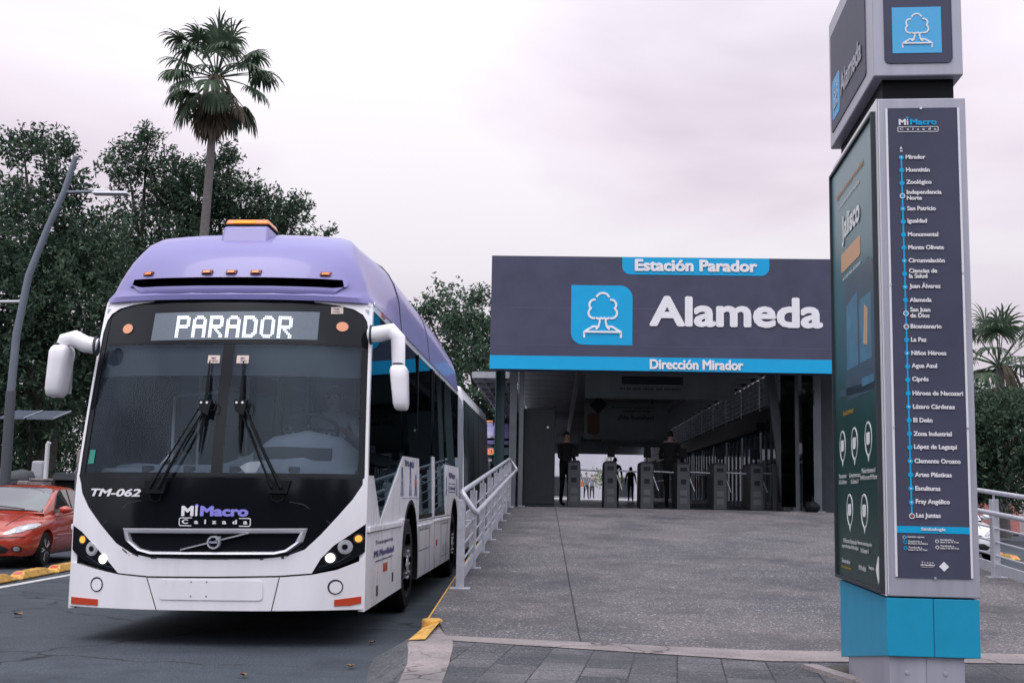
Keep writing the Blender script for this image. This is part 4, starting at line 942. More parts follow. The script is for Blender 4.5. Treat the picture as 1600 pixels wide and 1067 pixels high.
        text(bm, s, u, z, S2, .0145, w=w_, h=.030, bold=.03, align='C')
    prism(bm, [(-.14, .82), (-.07, .90), (-.14, .98), (-.21, .90)], S2, .0148, .010)
    build('white_print', bm, mat('poster_white_print', (.74, .76, .76), .4), po)
    bm = BM(); text(bm, 'Esta es la transformación', -.98, 1.86, S2, .0148, w=.36, h=.035, bold=.02, align='C'); text(bm, 'mimovilidad.jalisco.gob.mx', -1.15, .845, S2, .0148, w=.36, h=.026, align='C', bold=.02)
    build('yellow_print', bm, mat('poster_yellow_print', (.48, .32, .04), .4), po)
    # head
    bm = BM(); box(bm, .05, W - .05, .06, D - .06, 3.66, 3.84); build('neck', bm, M['matt'], T)
    bm = BM(); box(bm, -.012, W - .008, -.006, D + .01, 3.812, 4.75); hd = build('head', bm, M['silver'], T, bevel=.008)
    bm = BM(); prism(bm, rrect(.056, .443, 3.893, 4.62, .03), F_, .012, .0); ribbon(bm, rrect(.054, .445, 3.891, 4.622, .03), .004, F_, .014, .0, True); pn = build('head_panel', bm, M['navy'], hd)
    bm = BM(); prism(bm, [(.099, 3.950), (.385, 3.950), (.385, 4.236), (.099, 4.236)], F_, .0145, .01); build('icon_plate', bm, M['letterc'], pn)
    bm = BM(); stop_icon(bm, F_, .243, 4.088, .25, .0165, .013, .035); build('icon', bm, M['letter'], pn)
    S3 = lambda u, v, d: (-.012 - d, -u, v)
    bm = BM(); prism(bm, rrect(-1.42, -.20, 3.90, 4.62, .03), S3, .006, .0); sp = build('side_panel', bm, M['navy'], hd)
    bm = BM(); prism(bm, rrect(-1.36, -1.08, 3.97, 4.26, .04), S3, .008, .004); build('icon_plate', bm, M['letterc'], sp)
    bm = BM(); stop_icon(bm, S3, -1.22, 4.115, .24, .0098, .006, .04); text(bm, 'Alameda', -1.02, 4.04, S3, .0098, w=.72, h=.155, bold=.04); build('lettering', bm, mat('washed_lettering', (.42, .42, .47), .5), sp)  # white print greyed to paint in the reflection washing over this side
    # base: turquoise skirt that follows the slope of the pavement, grey plinth
    bm = BM(); hexa(bm, [(.0, .004, .437), (.255, .004, .437), (.255, D - .02, .24), (.0, D - .02, .24), (.0, .004, .757), (.255, .004, .757), (.255, D - .02, .757), (.0, D - .02, .757)])
    hexa(bm, [(.259, .004, .437), (.508, .004, .437), (.508, D - .02, .24), (.259, D - .02, .24), (.259, .004, .757), (.508, .004, .757), (.508, D - .02, .757), (.259, D - .02, .757)])
    box(bm, .253, .261, .012, D - .03, .445, .75)
    build('base_skirt', bm, mat('turquoise_paint', (.010, .26, .43), .45, var=.06, vscale=6, spec=.3), T, bevel=.003)
    bm = BM(); box(bm, .014, .2145, .03, D - .22, .13, .52); box(bm, .2175, .425, .03, D - .22, .13, .52); box(bm, .21, .222, .036, D - .23, .13, .5)
    for x in (.11, .32): lathe(bm, [(.012, .024), (.012, .034)], 'y', (x, 0, .345), 10)
    build('plinth', bm, M['silver'], T, bevel=.002)
    return T
make_totem()
# ------------------------------------------------------------------ BRT station at the top of the ramp
wallg = mat('station_grey_steel', (.21, .22, .245), .45, metal=.2, var=.12, vscale=4)
tealg = glass_mat('teal_tinted_glass', (.03, .075, .08), .04, .03, top=.5)
paneg = glass_mat('station_pane_glass', (.13, .17, .19), .04, .03, dust_haze=.05, top=.5)
roofm = mat('corrugated_roof_steel', (.13, .14, .155), .5, metal=.2, var=.12, vscale=3)
tealm = mat('teal_column_paint', (.02, .055, .062), .5, var=.2); colm = mat('column_steel', (.115, .125, .14), .45, metal=.2, var=.15, vscale=3)
def make_station():
    S = empty('bus_station', (0, 0, 0), 0, 'open fronted bus station with a wide dark blue Alameda sign over its entrance', 'station')
    Y0, Y1, XL, XR, CE = 24.9, 75., -1.15, 5.45, 4.62
    # header sign
    F_ = lambda u, v, d: (u, 24.5 - d, v)
    bm = BM(); box(bm, -1.44, 7.10, 24.5, 24.95, 3.87, 6.27); sg = build('sign_board', bm, M['navy'], S, bevel=.01)
    bm = BM(); prism(bm, [(-1.44, 3.872), (7.10, 3.872), (7.10, 4.155), (-1.44, 4.155)], F_, .008, .0)
    prism(bm, rrect(1.30, 4.36, 5.895, 6.262, .17, 6, (1, 1, 0, 0)), F_, .008, .0); prism(bm, rrect(.24, 1.52, 4.40, 5.655, .26, 8, (1, 0, 1, 0)), F_, .008, .0)
    build('blue_field', bm, M['cyan'], sg)
    bm = BM(); text(bm, 'Alameda', 1.87, 4.80, F_, .012, w=3.58, h=.65, bold=.036, dd=.0008); text(bm, 'Estación Parador', 1.56, 5.965, F_, .012, w=2.55, h=.26, bold=.05, dd=.0015); text(bm, 'Dirección Mirador', 1.88, 3.905, F_, .012, w=1.93, h=.215, bold=.045, dd=.0015)
    build('lettering', bm, M['letter'], sg)
    bm = BM(); stop_icon(bm, F_, .90, 5.02, 1.12, .018, .006, .038); build('icon', bm, M['letter'], sg)
    bm = BM(); ribbon(bm, [(-1.0, 5.16), (.23, 5.16)], .008, F_, .003, 0); ribbon(bm, [(1.53, 5.17), (7.1, 5.17)], .008, F_, .003, 0); ribbon(bm, [(-1.4, 4.38), (7.0, 4.38)], .006, F_, .003, 0); build('sheet_joint', bm, mat('sheet_joint_line', (.10, .10, .15), .5), sg)
    # roof with purlins
    bm = BM(); box(bm, XL - .1, XR + .1, 24.97, Y1, CE + .05, CE + .22); rf = build('roof', bm, roofm, S)
    bm = BM()
    y = 25.6
    while y < Y1:
        box(bm, XL, XR, y, y + .16, CE - .12, CE + .047); y += 1.55
    for x in (.45, 3.9): box(bm, x, x + .12, 25.1, Y1, CE - .30, CE - .125)
    build('roof_purlins', bm, mat('purlin_grey', (.34, .35, .38), .5, var=.1), rf)
    bm = BM(); box(bm, XL - 1.0, XL - .1, 30.0, 62., CE - .36, CE - .30); box(bm, XL - 1.06, XL - 1.0, 30.0, 62., CE - .42, CE - .26); box(bm, XL - 1.0, XL - .1, 29.9, 30.0, CE - .42, CE - .26)
    for k in range(20): box(bm, XL - 1.0, XL - .1, 30.4 + k * 1.6, 30.5 + k * 1.6, CE - .48, CE - .362)
    for x in (XL - .8, XL - .5, XL - .25): box(bm, x, x + .04, 30.1, 61.9, CE - .46, CE - .363)
    build('side_canopy', bm, mat('canopy_grey', (.36, .36, .40), .4, metal=.3, var=.1), S)
    # columns
    for x, w_, m_ in ((-1.27, .20, tealm), (-.98, .16, colm), (-.80, .10, colm), (5.12, .14, colm), (5.55, .22, colm)):
        bm = BM(); box(bm, x - w_ / 2, x + w_ / 2, 25.75, 25.75 + w_, FL + .02, CE + .04); c = build('column', bm, m_, S, bevel=.006)
        bm = BM(); box(bm, x - w_ / 2 - .06, x + w_ / 2 + .06, 25.69, 25.81 + w_, FL, FL + .022); build('base_plate', bm, wallg, c)
    bm = BM(); hexa(bm, [(4.98, 26.4, FL), (5.16, 26.4, FL), (5.16, 26.6, FL), (4.98, 26.6, FL), (4.55, 26.4, CE), (4.73, 26.4, CE), (4.73, 26.6, CE), (4.55, 26.6, CE)]); build('raking_strut', bm, colm, S, bevel=.006)
    bm = BM(); box(bm, -1.36, -1.34, 25.4, 29.5, FL, CE - .3); build('teal_screen', bm, tealm, S)
    bm = BM(); box(bm, 4.75, 5.05, 25.48, 25.50, FL + .1, CE - .4); box(bm, 5.20, 5.44, 25.48, 25.50, FL + .1, CE - .4); build('teal_screen', bm, tealg, S)
    bm = BM(); box(bm, 5.70, 7.10, 26.2, 26.35, 0, CE + .2); build('wall', bm, M['dgrey'], S)
    # left wall: solid dark platform side with door bays
    bm = BM(); box(bm, XL - .04, XL, 29.5, Y1, FL, 3.42); lw = build('wall', bm, M['dgrey'], S)
    bm = BM()
    for k in range(14): box(bm, XL, XL + .05, 30.2 + k * 3.2, 30.3 + k * 3.2, FL, CE - .1)
    box(bm, XL, XL + .06, 29.5, Y1, 3.3, 3.5); build('wall_frame', bm, wallg, lw)
    # right wall: louvres above, service beam, glass below
    bm = BM(); box(bm, XR - .02, XR + .02, 25.5, Y1, 3.30, 3.62); box(bm, XR - .30, XR - .04, 31., 62., 3.05, 3.24); box(bm, XR - .05, XR + .05, 25.5, Y1, CE - .10, CE + .04); rw = build('wall', bm, M['dgrey'], S)
    k = 0; y = 25.7
    while y < Y1 - 3.:
        bm = BM()
        for q in range(7):
            z = 3.66 + q * .125 + .03; hexa(bm, [(XR - .05, y + .06, z), (XR + .05, y + .06, z - .072), (XR + .05, y + 3.14, z - .072), (XR - .05, y + 3.14, z), (XR - .05, y + .06, z + .012), (XR + .05, y + .06, z - .060), (XR + .05, y + 3.14, z - .060), (XR - .05, y + 3.14, z + .012)])
        for t in (.06, .85, 1.6, 2.4, 3.1): box(bm, XR - .03, XR + .03, y + t - .02, y + t + .02, 3.62, CE - .1)
        build('louvre', bm, wallg, rw)
        bm = BM(); box(bm, XR - .006, XR + .006, y + .06, y + 3.14, FL + .18, 3.30); w_ = build('window', bm, paneg, rw)
        bm = BM()
        for t in (0., .8, 1.6, 2.4): box(bm, XR - .04, XR + .04, y + t - .03, y + t + .03, FL, 3.30)
        box(bm, XR - .03, XR + .03, y, y + 3.2, FL, FL + .18); box(bm, XR - .03, XR + .03, y, y + 3.2, 2.1, 2.15)
        build('mullion', bm, wallg, w_)
        y += 3.2
    bm = BM(); box(bm, XL, XR, Y1 - .1, Y1, 3.86, CE + .05); build('end_lintel', bm, wallg, S)
    return S
make_station()
# hanging banners
banm = mat('banner_print', (.19, .22, .23), .6, var=.15, vscale=2); band = mat('banner_dark_print', (.012, .02, .028), .6); bano = mat('banner_warm_print', (.12, .065, .04), .6)
def banner(y, x0, x1, z0, z1, texts, label, extra=None):
    b = empty('hanging_banner', ((x0 + x1) / 2, y, z0), 0, label, 'banner')
    F_ = lambda u, v, d: (u - (x0 + x1) / 2, -d, v - z0)
    bm = BM(); prism(bm, [(x0, z0), (x1, z0), (x1, z1), (x0, z1)], F_, .0, -.03); build('panel', bm, banm, b)
    bm = BM()
    for s, u, z, w_, h_ in texts: text(bm, s, u, z, F_, .003, w=w_, h=h_, bold=.03)
    if extra == 'bar': prism(bm, [(x0 + .9, z0 + .35), (x0 + 2.4, z0 + .35), (x0 + 2.4, z0 + .55), (x0 + .9, z0 + .55)], F_, .003, 0)
    if extra == 'card': prism(bm, [(x0 + .15, z0 + 1.1), (x0 + .45, z0 + .8), (x0 + .75, z0 + 1.15), (x0 + .45, z0 + 1.4)], F_, .003, 0)
    build('lettering', bm, band, b)
    if extra == 'card':
        bm = BM(); prism(bm, rrect(x0 + .1, x0 + .5, z0 + .15, z0 + .85, .12), F_, .0035, 0); build('picture', bm, bano, b)
    bm = BM()
    for x in (x0 + .5, x1 - .5): tube(bm, [(x - (x0 + x1) / 2, -.015, z1 - z0 - .01), (x - (x0 + x1) / 2, -.015, 4.5 - z0)], .02, 6)
    build('hanger', bm, M['dgrey'], b)
banner(29.0, .65, 4.3, 3.66, 4.50, [('Jalisco', 1.55, 4.28, 1.5, .2), ('en lo que resta del sexenio', 1.5, 3.86, 1.5, .08)], 'nearest grey banner hanging under the station roof with a dark bar', 'bar')
banner(38.5, .85, 3.55, 3.10, 4.28, [('¡No batalles!', 1.95, 3.72, 1.15, .17), ('recarga en línea', 2.1, 3.98, .9, .09), ('Ahorra tiempo', 1.7, 4.1, 1.4, .07)], 'grey hanging banner reading No batalles with an orange picture', 'card')
banner(52.0, .9, 4.6, 3.42, 3.86, [('Jalisco', 1.0, 3.58, .9, .2)], 'long hanging banner reading Jalisco farthest down the station')
# turnstiles
turn_m = mat('turnstile_steel', (.075, .08, .09), .45, metal=.3, var=.12, vscale=5); scr_m = mat('reader_screen', (.02, .024, .03), .2, coat=.4)
def make_turnstile():
    t = empty('turnstile', (0, 0, 0), 0, 'x', 'turnstile', 'turnstiles across the station entrance')
    bm = BM(); tbox(bm, -.15, .15, 0, 1.2, 0, 1.0, .008, .01); tbox(bm, -.142, .142, .01, 1.19, 1.0, 1.05, .03, .05); build('cabinet', bm, turn_m, t, bevel=.015)
    bm = BM(); box(bm, -.075, .075, -.006, .02, .84, .93); box(bm, -.06, .06, -.006, .02, .55, .66); build('reader', bm, scr_m, t, bevel=.004)
    bm = BM(); box(bm, -.08, .08, -.004, .02, .30, .42); box(bm, -.08, .08, -.004, .02, .12, .24); build('service_panel', bm, mat('turnstile_panel', (.12, .125, .135), .5, var=.1), t, bevel=.004)
    bm = BM(); tube(bm, [(.12, .35, .84), (.64, .35, .82)], .019, 8); tube(bm, [(.12, .35, .84), (.28, .30, .40)], .019, 8); build('arm', bm, M['chrome'], t, smooth=50)
    bm = BM(); tube(bm, [(.02, .25, 1.04), (.02, .25, 1.16)], .012, 8); tbox(bm, -.065, .105, .19, .27, 1.14, 1.38, .012, .01); build('signal_post', bm, M['matt'], t, bevel=.012)
    return t
ts0 = make_turnstile()
for i, lb in enumerate(['turnstile nearest the dark cabinet and the guard', 'turnstile second from the dark cabinet, a walker in black behind it', 'turnstile just right of the woman in the dark coat', 'turnstile just right of the man in black seen from behind', 'turnstile left of the one beside the raking strut', 'turnstile beside the narrow gate frame and the raking strut']):
    o = ts0 if i == 0 else copy_tree(ts0); o.location = (.38 + .822 * i, 27.0, FL); o['label'] = lb
bm = BM()
for x in (0, .36): box(bm, x, x + .10, 0, .10, 0, 1.05)
box(bm, .1, .36, 0, .1, .92, 1.05); o = build('gate_frame', bm, turn_m, bevel=.008); o.location = (4.86, 27.1, FL); tag(o, 'narrow grey gate frame between the turnstiles and the raking strut', 'gate')
# dark cabinet, bag and cleaning things at the entrance
c = empty('dark_cabinet', (-.42, 25.9, FL), 0, 'tall dark metal cabinet standing at the left of the entrance', 'cabinet')
bm = BM(); box(bm, -.34, .36, 0, .8, .0, 2.12); build('body', bm, mat('cabinet_black', (.012, .014, .018), .5, spec=.25), c, bevel=.012)
bm = BM(); box(bm, -.32, .335, -.012, .002, .06, 2.08); d_ = build('door', bm, mat('cabinet_door', (.014, .016, .020), .5, var=.2, spec=.25), c, bevel=.006)
bm = BM(); lathe(bm, [(.025, -.03), (.025, -.01), (.01, -.005)], 'y', (.2, 0, 1.72), 12); build('lock', bm, M['steel'], d_)
b = empty('rubbish_bag', (5.36, 25.35, FL), 0, 'small dark bag slumped on the floor by the right hand column', 'bag')
bm = BM(); bmesh.ops.create_icosphere(bm, subdivisions=3, radius=.16)
for v in bm.verts: v.co *= 1 + .12 * math.sin(9 * v.co.x * 5) * math.cos(v.co.y * 31); v.co.z = max(v.co.z * .8, -.10) + .10
build('sack', bm, M['matt'], b, smooth=60); bm = BM(); tube(bm, [(0, 0, .2), (.03, 0, .28), (.0, 0, .31)], [.03, .02, .04], 8); build('knot', bm, M['matt'], b)
# far building beyond the station
fb = empty('pale_building', (6, 112, 0), 0, 'pale lilac grey building closing the view through the station', 'building')
bm = BM(); box(bm, -30, 22, 0, 10, 0, 9); build('wall', bm, mat('pale_render', (.40, .39, .44), .7, var=.1, vscale=.4), fb)
for x in (-16, -11, -6.5, -1.5, 3.5, 8):
    bm = BM(); box(bm, x, x + 2.6, -.06, .05, 1.1, 3.0); w_ = build('window', bm, scr_m, fb)
    bm = BM(); ribbon(bm, [(x, 1.1), (x + 2.6, 1.1), (x + 2.6, 3.0), (x, 3.0)], .12, XZ, .12, .0, True); build('frame', bm, wallg, w_)
bm = BM(); box(bm, -30.2, 22.2, -.3, 10.2, 9, 9.4); build('roof', bm, wallg, fb)
# ------------------------------------------------------------------ trees
def leaf_mat(name, c0, c1, c2):
    m = bpy.data.materials.new(name); m.use_nodes = True; nt = m.node_tree; N = nt.nodes; L = nt.links; p = N['Principled BSDF']
    g = N.new('ShaderNodeNewGeometry'); r = N.new('ShaderNodeValToRGB'); e = r.color_ramp.elements
    e[0].color = (*c0, 1); e[1].color = (*c2, 1); x = r.color_ramp.elements.new(.55); x.color = (*c1, 1)
    tc = N.new('ShaderNodeTexCoord'); n = N.new('ShaderNodeTexNoise'); n.inputs['Scale'].default_value = .8; L.new(tc.outputs['Object'], n.inputs[0])
    a = N.new('ShaderNodeMath'); a.operation = 'MULTIPLY_ADD'; a.inputs[1].default_value = .5; L.new(g.outputs['Random Per Island'], a.inputs[0])
    b = N.new('ShaderNodeMath'); b.operation = 'MULTIPLY'; b.inputs[1].default_value = .62; L.new(n.outputs[0], b.inputs[0]); L.new(b.outputs[0], a.inputs[2])
    L.new(a.outputs[0], r.inputs[0]); L.new(r.outputs[0], p.inputs['Base Color']); p.inputs['Roughness'].default_value = .5; p.inputs['Specular IOR Level'].default_value = .14
    t = N.new('ShaderNodeBsdfTranslucent'); L.new(r.outputs[0], t.inputs[0]); mx = N.new('ShaderNodeMixShader'); mx.inputs[0].default_value = .25
    L.new(p.outputs[0], mx.inputs[1]); L.new(t.outputs[0], mx.inputs[2]); L.new(mx.outputs[0], N['Material Output'].inputs[0])
    return m
ficus = leaf_mat('ficus_leaves', (.014, .030, .021), (.040, .070, .048), (.115, .160, .100))
ficus2 = leaf_mat('grey_green_leaves', (.020, .040, .028), (.050, .088, .060), (.115, .175, .105))
bark = mat('bark', (.055, .048, .042), .9, var=.4, vscale=6, bump=.6, bscale=14)
def leaves(name, lobes, dens, size, m, parent, rng, ysq=1.0, twig=.25):
    """thousands of small leaf faces in drooping sprays spread through irregular lobes (x, y, z, r)"""
    Vs = []
    for (x, y, z, r) in lobes:
        n = int(dens * r * r * (1.0 if r > .45 else 1.5))
        k = max(3, n // 14)                                     # sprays
        d = rng.normal(size=(k, 3)); d /= np.linalg.norm(d, axis=1)[:, None]
        rad = r * rng.uniform(.18, 1., k) ** .42
        rad *= 1 + twig * np.maximum(0, rng.normal(size=k))     # a few sprays stick out
        c = np.array([x, y, z]) + d * rad[:, None] * np.array([1, ysq, .92])
        out = d * .7 + np.array([0, 0, .25]) + rng.normal(size=(k, 3)) * .35; out /= np.linalg.norm(out, axis=1)[:, None]
        for j in range(14):
            p = c + out * (rng.uniform(-.5, .6, k) * size * 3.2)[:, None] + rng.normal(size=(k, 3)) * size * .45
            ax = out * .8 + rng.normal(size=(k, 3)) * .75 + np.array([0, 0, -.15]); ax /= np.linalg.norm(ax, axis=1)[:, None]
            sd = np.cross(ax, rng.normal(size=(k, 3))); sd /= np.linalg.norm(sd, axis=1)[:, None]
            s = size * rng.uniform(.7, 1.3, k)[:, None]
            Vs.append(np.stack([p - ax * s * .5, p + sd * s * .20, p + ax * s * .55, p - sd * s * .20], 1))
    V = np.concatenate(Vs).reshape(-1, 3); n = len(V) // 4
    me = bpy.data.meshes.new(name); me.vertices.add(len(V)); me.vertices.foreach_set('co', V.astype(np.float32).ravel())
    me.loops.add(len(V)); me.loops.foreach_set('vertex_index', np.arange(len(V), dtype=np.int32))
    me.polygons.add(n); me.polygons.foreach_set('loop_start', np.arange(0, len(V), 4, dtype=np.int32))
    me.update(calc_edges=True)
    return mesh_obj(name, me, m, parent)
def tree(at, lobes, label, cat='tree', dens=3000, size=.155, m=None, trunk_r=.28, seed=1, group='leafy trees behind the bus', ysq=1.1, limbs=True):
    rng = np.random.default_rng(seed); X, Y = at
    T = empty('leafy_tree', (X, Y, .1), 0, label, cat, group)
    L_ = [(x - X, rng.normal() * .5 + (Y2 if (Y2 := 0) else 0), z - .1, r) for x, z, r in lobes]
    leaves('crown', L_, dens, size, m or ficus, T, rng, ysq)
    bm = BM(); zt = np.median([l[2] for l in L_]); fork = Vector((.1, 0, max(.8, zt * .4)))
    tube(bm, [(0, 0, -.12), (.04, .02, fork.z * .5), fork], [trunk_r * 1.25, trunk_r, trunk_r * .85], 10)
    for x, y, z, r in L_:
        e = Vector((x, y, z + r * .1)); mdl = fork.lerp(e, .5) + Vector((rng.normal() * .15, rng.normal() * .15, .15))
        q = fork.lerp(Vector((0, 0, 0)), .1)
        tube(bm, [q, fork.lerp(mdl, .6), mdl, e.lerp(mdl, .35), e], [trunk_r * .55, trunk_r * .38, trunk_r * .26, trunk_r * .16, .012], 6)
    build('trunk', bm, bark, T, smooth=60)
    return T
tree((-13.6, 31), [(-14.27, 10.75, .50), (-14.15, 10.05, .55), (-15.0, 9.1, .60), (-13.4, 9.25, .62), (-14.2, 7.9, 1.35), (-12.6, 7.6, 1.05), (-14.4, 6.2, 1.8), (-12.8, 6.0, 1.65), (-13.9, 4.1, 1.7), (-12.5, 4.3, 1.15), (-14.4, 2.4, 1.0), (-15.9, 7.0, 1.3), (-15.8, 4.5, 1.6)], 'large dark leafy tree at the left edge behind the street lamp', seed=3)
tree((-13.68, 39.33), [(-14.22, 13.13, 0.48), (-14.77, 12.07, 0.78), (-13.38, 11.85, 0.89), (-12.69, 11.16, 0.98), (-13.77, 10.01, 1.71), (-14.75, 8.13, 1.57), (-12.62, 9.03, 1.25), (-14.82, 5.52, 1.37), (-13.22, 6.54, 1.48), (-13.45, 3.69, 1.25)], 'dark leafy tree left of the tall palm', seed=5)
tree((-11.4, 40.70), [(-11.64, 12.85, 0.33), (-12.13, 12.19, 0.72), (-11.17, 11.29, 0.90), (-10.12, 10.98, 0.77), (-9.02, 10.76, 0.46), (-11.92, 10.47, 1.10), (-10.19, 9.91, 1.04), (-8.30, 10.43, 0.18), (-9.16, 9.88, 0.55), (-11.22, 8.34, 1.43), (-9.68, 8.23, 1.32), (-11.00, 5.92, 1.54)], 'leafy tree right of the palm trunk rising behind the bus roof', seed=8)
tree((-2.9, 46), [(-5.3, 8.45, .42), (-4.2, 8.5, 1.05), (-3.1, 9.05, .34), (-3.5, 7.25, 1.30), (-4.65, 7.2, .92), (-2.85, 6.5, .92), (-2.4, 5.25, .85), (-3.25, 5.25, 1.05), (-2.75, 7.5, .7), (-2.2, 6.4, .6), (-3.2, 3.6, 1.1), (-1.9, 4.2, .7)], 'loose leafy tree between the bus roof and the Alameda sign', seed=12, m=ficus2, dens=1500, size=.19)
tree((12.99, 39.16), [(12.99, 3.69, 1.07), (14.42, 3.51, 1.33), (13.17, 2.26, 1.07), (14.51, 2.08, 1.07), (15.66, 3.87, 1.33), (11.93, 2.80, 0.89), (13.71, 4.40, 0.62)], 'dense leafy tree at the right edge below the shaggy palm', seed=15, group='leafy trees on the right')
tree((9.5, 64), [(9.5, 5.2, 1.6), (11.2, 4.6, 1.8), (8.2, 4.2, 1.5), (12.6, 5.2, 1.5), (10.2, 3.0, 1.5), (13.4, 3.4, 1.5)], 'leafy tree beyond the right hand side of the station', seed=17, dens=900, size=.24, group='leafy trees on the right')
tree((3.9, 98), [(3.9, 3.3, .8), (4.5, 2.5, .7), (3.5, 2.4, .6)], 'small light green tree against the pale building at the end of the station', seed=19, dens=500, size=.22, group='leafy trees on the right', trunk_r=.1, m=leaf_mat('light_green_leaves', (.05, .07, .02), (.12, .15, .05), (.25, .28, .12)))
# background thicket of the park
rng = np.random.default_rng(77)
lob = [(x, rng.uniform(-1, 1), z, rng.uniform(1.3, 2.0)) for x in np.arange(-34, -4.5, 2.3) for z in (1.6, 3.6)] + [(x, 0, 5.4, 1.6) for x in np.arange(-33, -8, 2.7)]
o = leaves('far_thicket', lob, 900, .24, ficus, None, rng); o.location = (0, 56, 0); tag(o, 'dark thicket of park shrubs and low trees far behind the bus', 'thicket', kind='stuff')
lob = [(x, rng.uniform(-1, 1), z, rng.uniform(1.3, 2.0)) for x in np.arange(17, 44, 2.6) for z in (1.6, 3.4)]
o = leaves('roadside_thicket', lob, 900, .24, ficus, None, rng); o.location = (0, 60, 0); tag(o, 'dark roadside shrubs beyond the far carriageway on the right', 'thicket', kind='stuff')
# what stands behind the photographer: it shows in the glass and the black paint
lob = [(x, rng.uniform(-1, 1), z, rng.uniform(1.6, 2.4)) for x in np.arange(-30, 31, 3.0) for z in (1.8, 4.6)] + [(x, 0, 7.3, 2.0) for x in (-24, -19, -12, -9, -6, 9, 14, 21)]
o = leaves('street_trees', lob, 320, .75, ficus, None, rng); o.location = (0, -22, 0); tag(o, 'row of street trees reflected in the bus glass', 'trees', kind='stuff')

# ------------------------------------------------------------------ fan palms
palm_leaf = leaf_mat('palm_fronds', (.024, .042, .030), (.055, .085, .055), (.13, .17, .11))
dead_leaf = leaf_mat('dead_palm_fronds', (.045, .036, .028), (.10, .08, .06), (.22, .175, .14))
palm_bark = mat('palm_trunk', (.13, .115, .115), .9, var=.3, vscale=9, bump=.6, bscale=10)
def frond_bm(rng, az, el, pet, R, droop, n=26, twist=0.):
    bm = BM(); d = Vector((math.cos(az) * math.cos(el), math.sin(az) * math.cos(el), math.sin(el)))
    side = Vector((-math.sin(az), math.cos(az), 0)); up = side.cross(d) * -1
    if up.z < 0: up = -up
    P = []; p = Vector((0, 0, 0)); dd = d.copy()
    for i in range(6):
        P.append(p.copy()); dd = (dd + Vector((0, 0, -.05 * droop))).normalized(); p = p + dd * pet / 5
    tube(bm, P, [.03, .026, .022, .018, .014, .012], 4, cap=False)
    hub = P[-1]; fwd = dd
    for i in range(n):
        a = (i / (n - 1) - .5) * math.radians(250) + rng.normal() * .04; r = R * (1 - .22 * abs(a) / 2.2) * rng.uniform(.86, 1.08)
        v = (fwd * math.cos(a) + side * math.sin(a)).normalized(); w = .038; nrm = up
        q = hub.copy(); dirn = (v + up * .20).normalized(); prev = None
        sgm = side * math.cos(a) - fwd * math.sin(a)
        for k in range(6):
            t = k / 5; ww = w * (.35 + 1.25 * t * (1 - t) * 2) * (1 if k < 5 else .05); s = sgm * ww
            cur = (bm.verts.new(q - s), bm.verts.new(q + s))
            if prev: bm.faces.new((prev[0], prev[1], cur[1], cur[0]))
            prev = cur
            fall = droop * (.10 + .52 * t ** 1.5) * (1 + .5 * rng.random())
            dirn = (dirn + Vector((0, 0, -fall))).normalized(); q = q + dirn * r / 5
    return bm
def palm(base, top, R, label, seed, nf=30, scale=1., skirt=14, crown_dz=0.):
    rng = np.random.default_rng(seed); B_ = Vector(base); T_ = Vector(top)
    P = empty('fan_palm', base, 0, label, 'palm', 'fan palms')
    bm = BM(); v = T_ - B_; pts = []; rs = []
    for i in range(24):
        t = i / 23; pts.append((v.x * t + .12 * math.sin(t * 3.0), v.y * t, v.z * t)); rs.append((.19 - .07 * t) * scale * (1 + .03 * (i % 2)) + .08 * max(0, 1 - t * 9))
    tube(bm, pts, rs, 12); build('trunk', bm, palm_bark, P, smooth=40)
    c = Vector((pts[-1][0], 0, v.z))
    for i in range(nf):
        t = i / (nf - 1); el = math.radians(84 - 134 * t ** 1.0 + rng.normal() * 7); az = i * 2.39996 + rng.normal() * .15
        pet = (1.22 + .32 * math.sin(t * PI)) * scale * rng.uniform(.9, 1.1); Rr = R * rng.uniform(.85, 1.08) * scale
        f = build('frond', frond_bm(rng, az, el, pet, Rr, .85 + .75 * t), palm_leaf if t < .93 or rng.random() < .5 else dead_leaf, P, fix=False); f.location = c
    bm0 = BM()
    for i in range(skirt):
        az = rng.uniform(0, 2 * PI); b2 = frond_bm(rng, az, math.radians(-80 + rng.normal() * 6), .70 * scale, R * 1.1 * scale, 1.5, 14)
        me = bpy.data.meshes.new('t'); b2.to_mesh(me); b2.free()
        me.transform(Matrix.Translation((0, 0, -.15 - .5 * rng.random()))); bm0.from_mesh(me); bpy.data.meshes.remove(me)
    s_ = build('dead_skirt', bm0, dead_leaf, P, fix=False); s_.location = c
    bm0 = BM()
    for i in range(7):
        a = rng.uniform(-2.3, -.2); pts = [Vector((math.cos(a) * .8 * u, math.sin(a) * .8 * u, .3 * math.sin(u * 2.5) - 1.7 * u * u)) * scale for u in (0, .3, .6, .8, 1.)]; tube(bm0, pts, [.012, .02, .05, .06, .02], 5)
    s_ = build('flower_stalks', bm0, dead_leaf, P); s_.location = c
    return P
palm((-11.45, 35.3, .1), (-10.85, 35.3, 14.0), .98, 'tall slender fan palm rising above the trees behind the bus', 4, nf=36, scale=.95, skirt=24)
palm((15.5, 42.3, .1), (15.55, 42.3, 6.1), .95, 'shaggy fan palm at the right edge of the view', 6, nf=34, skirt=80, scale=1.15)
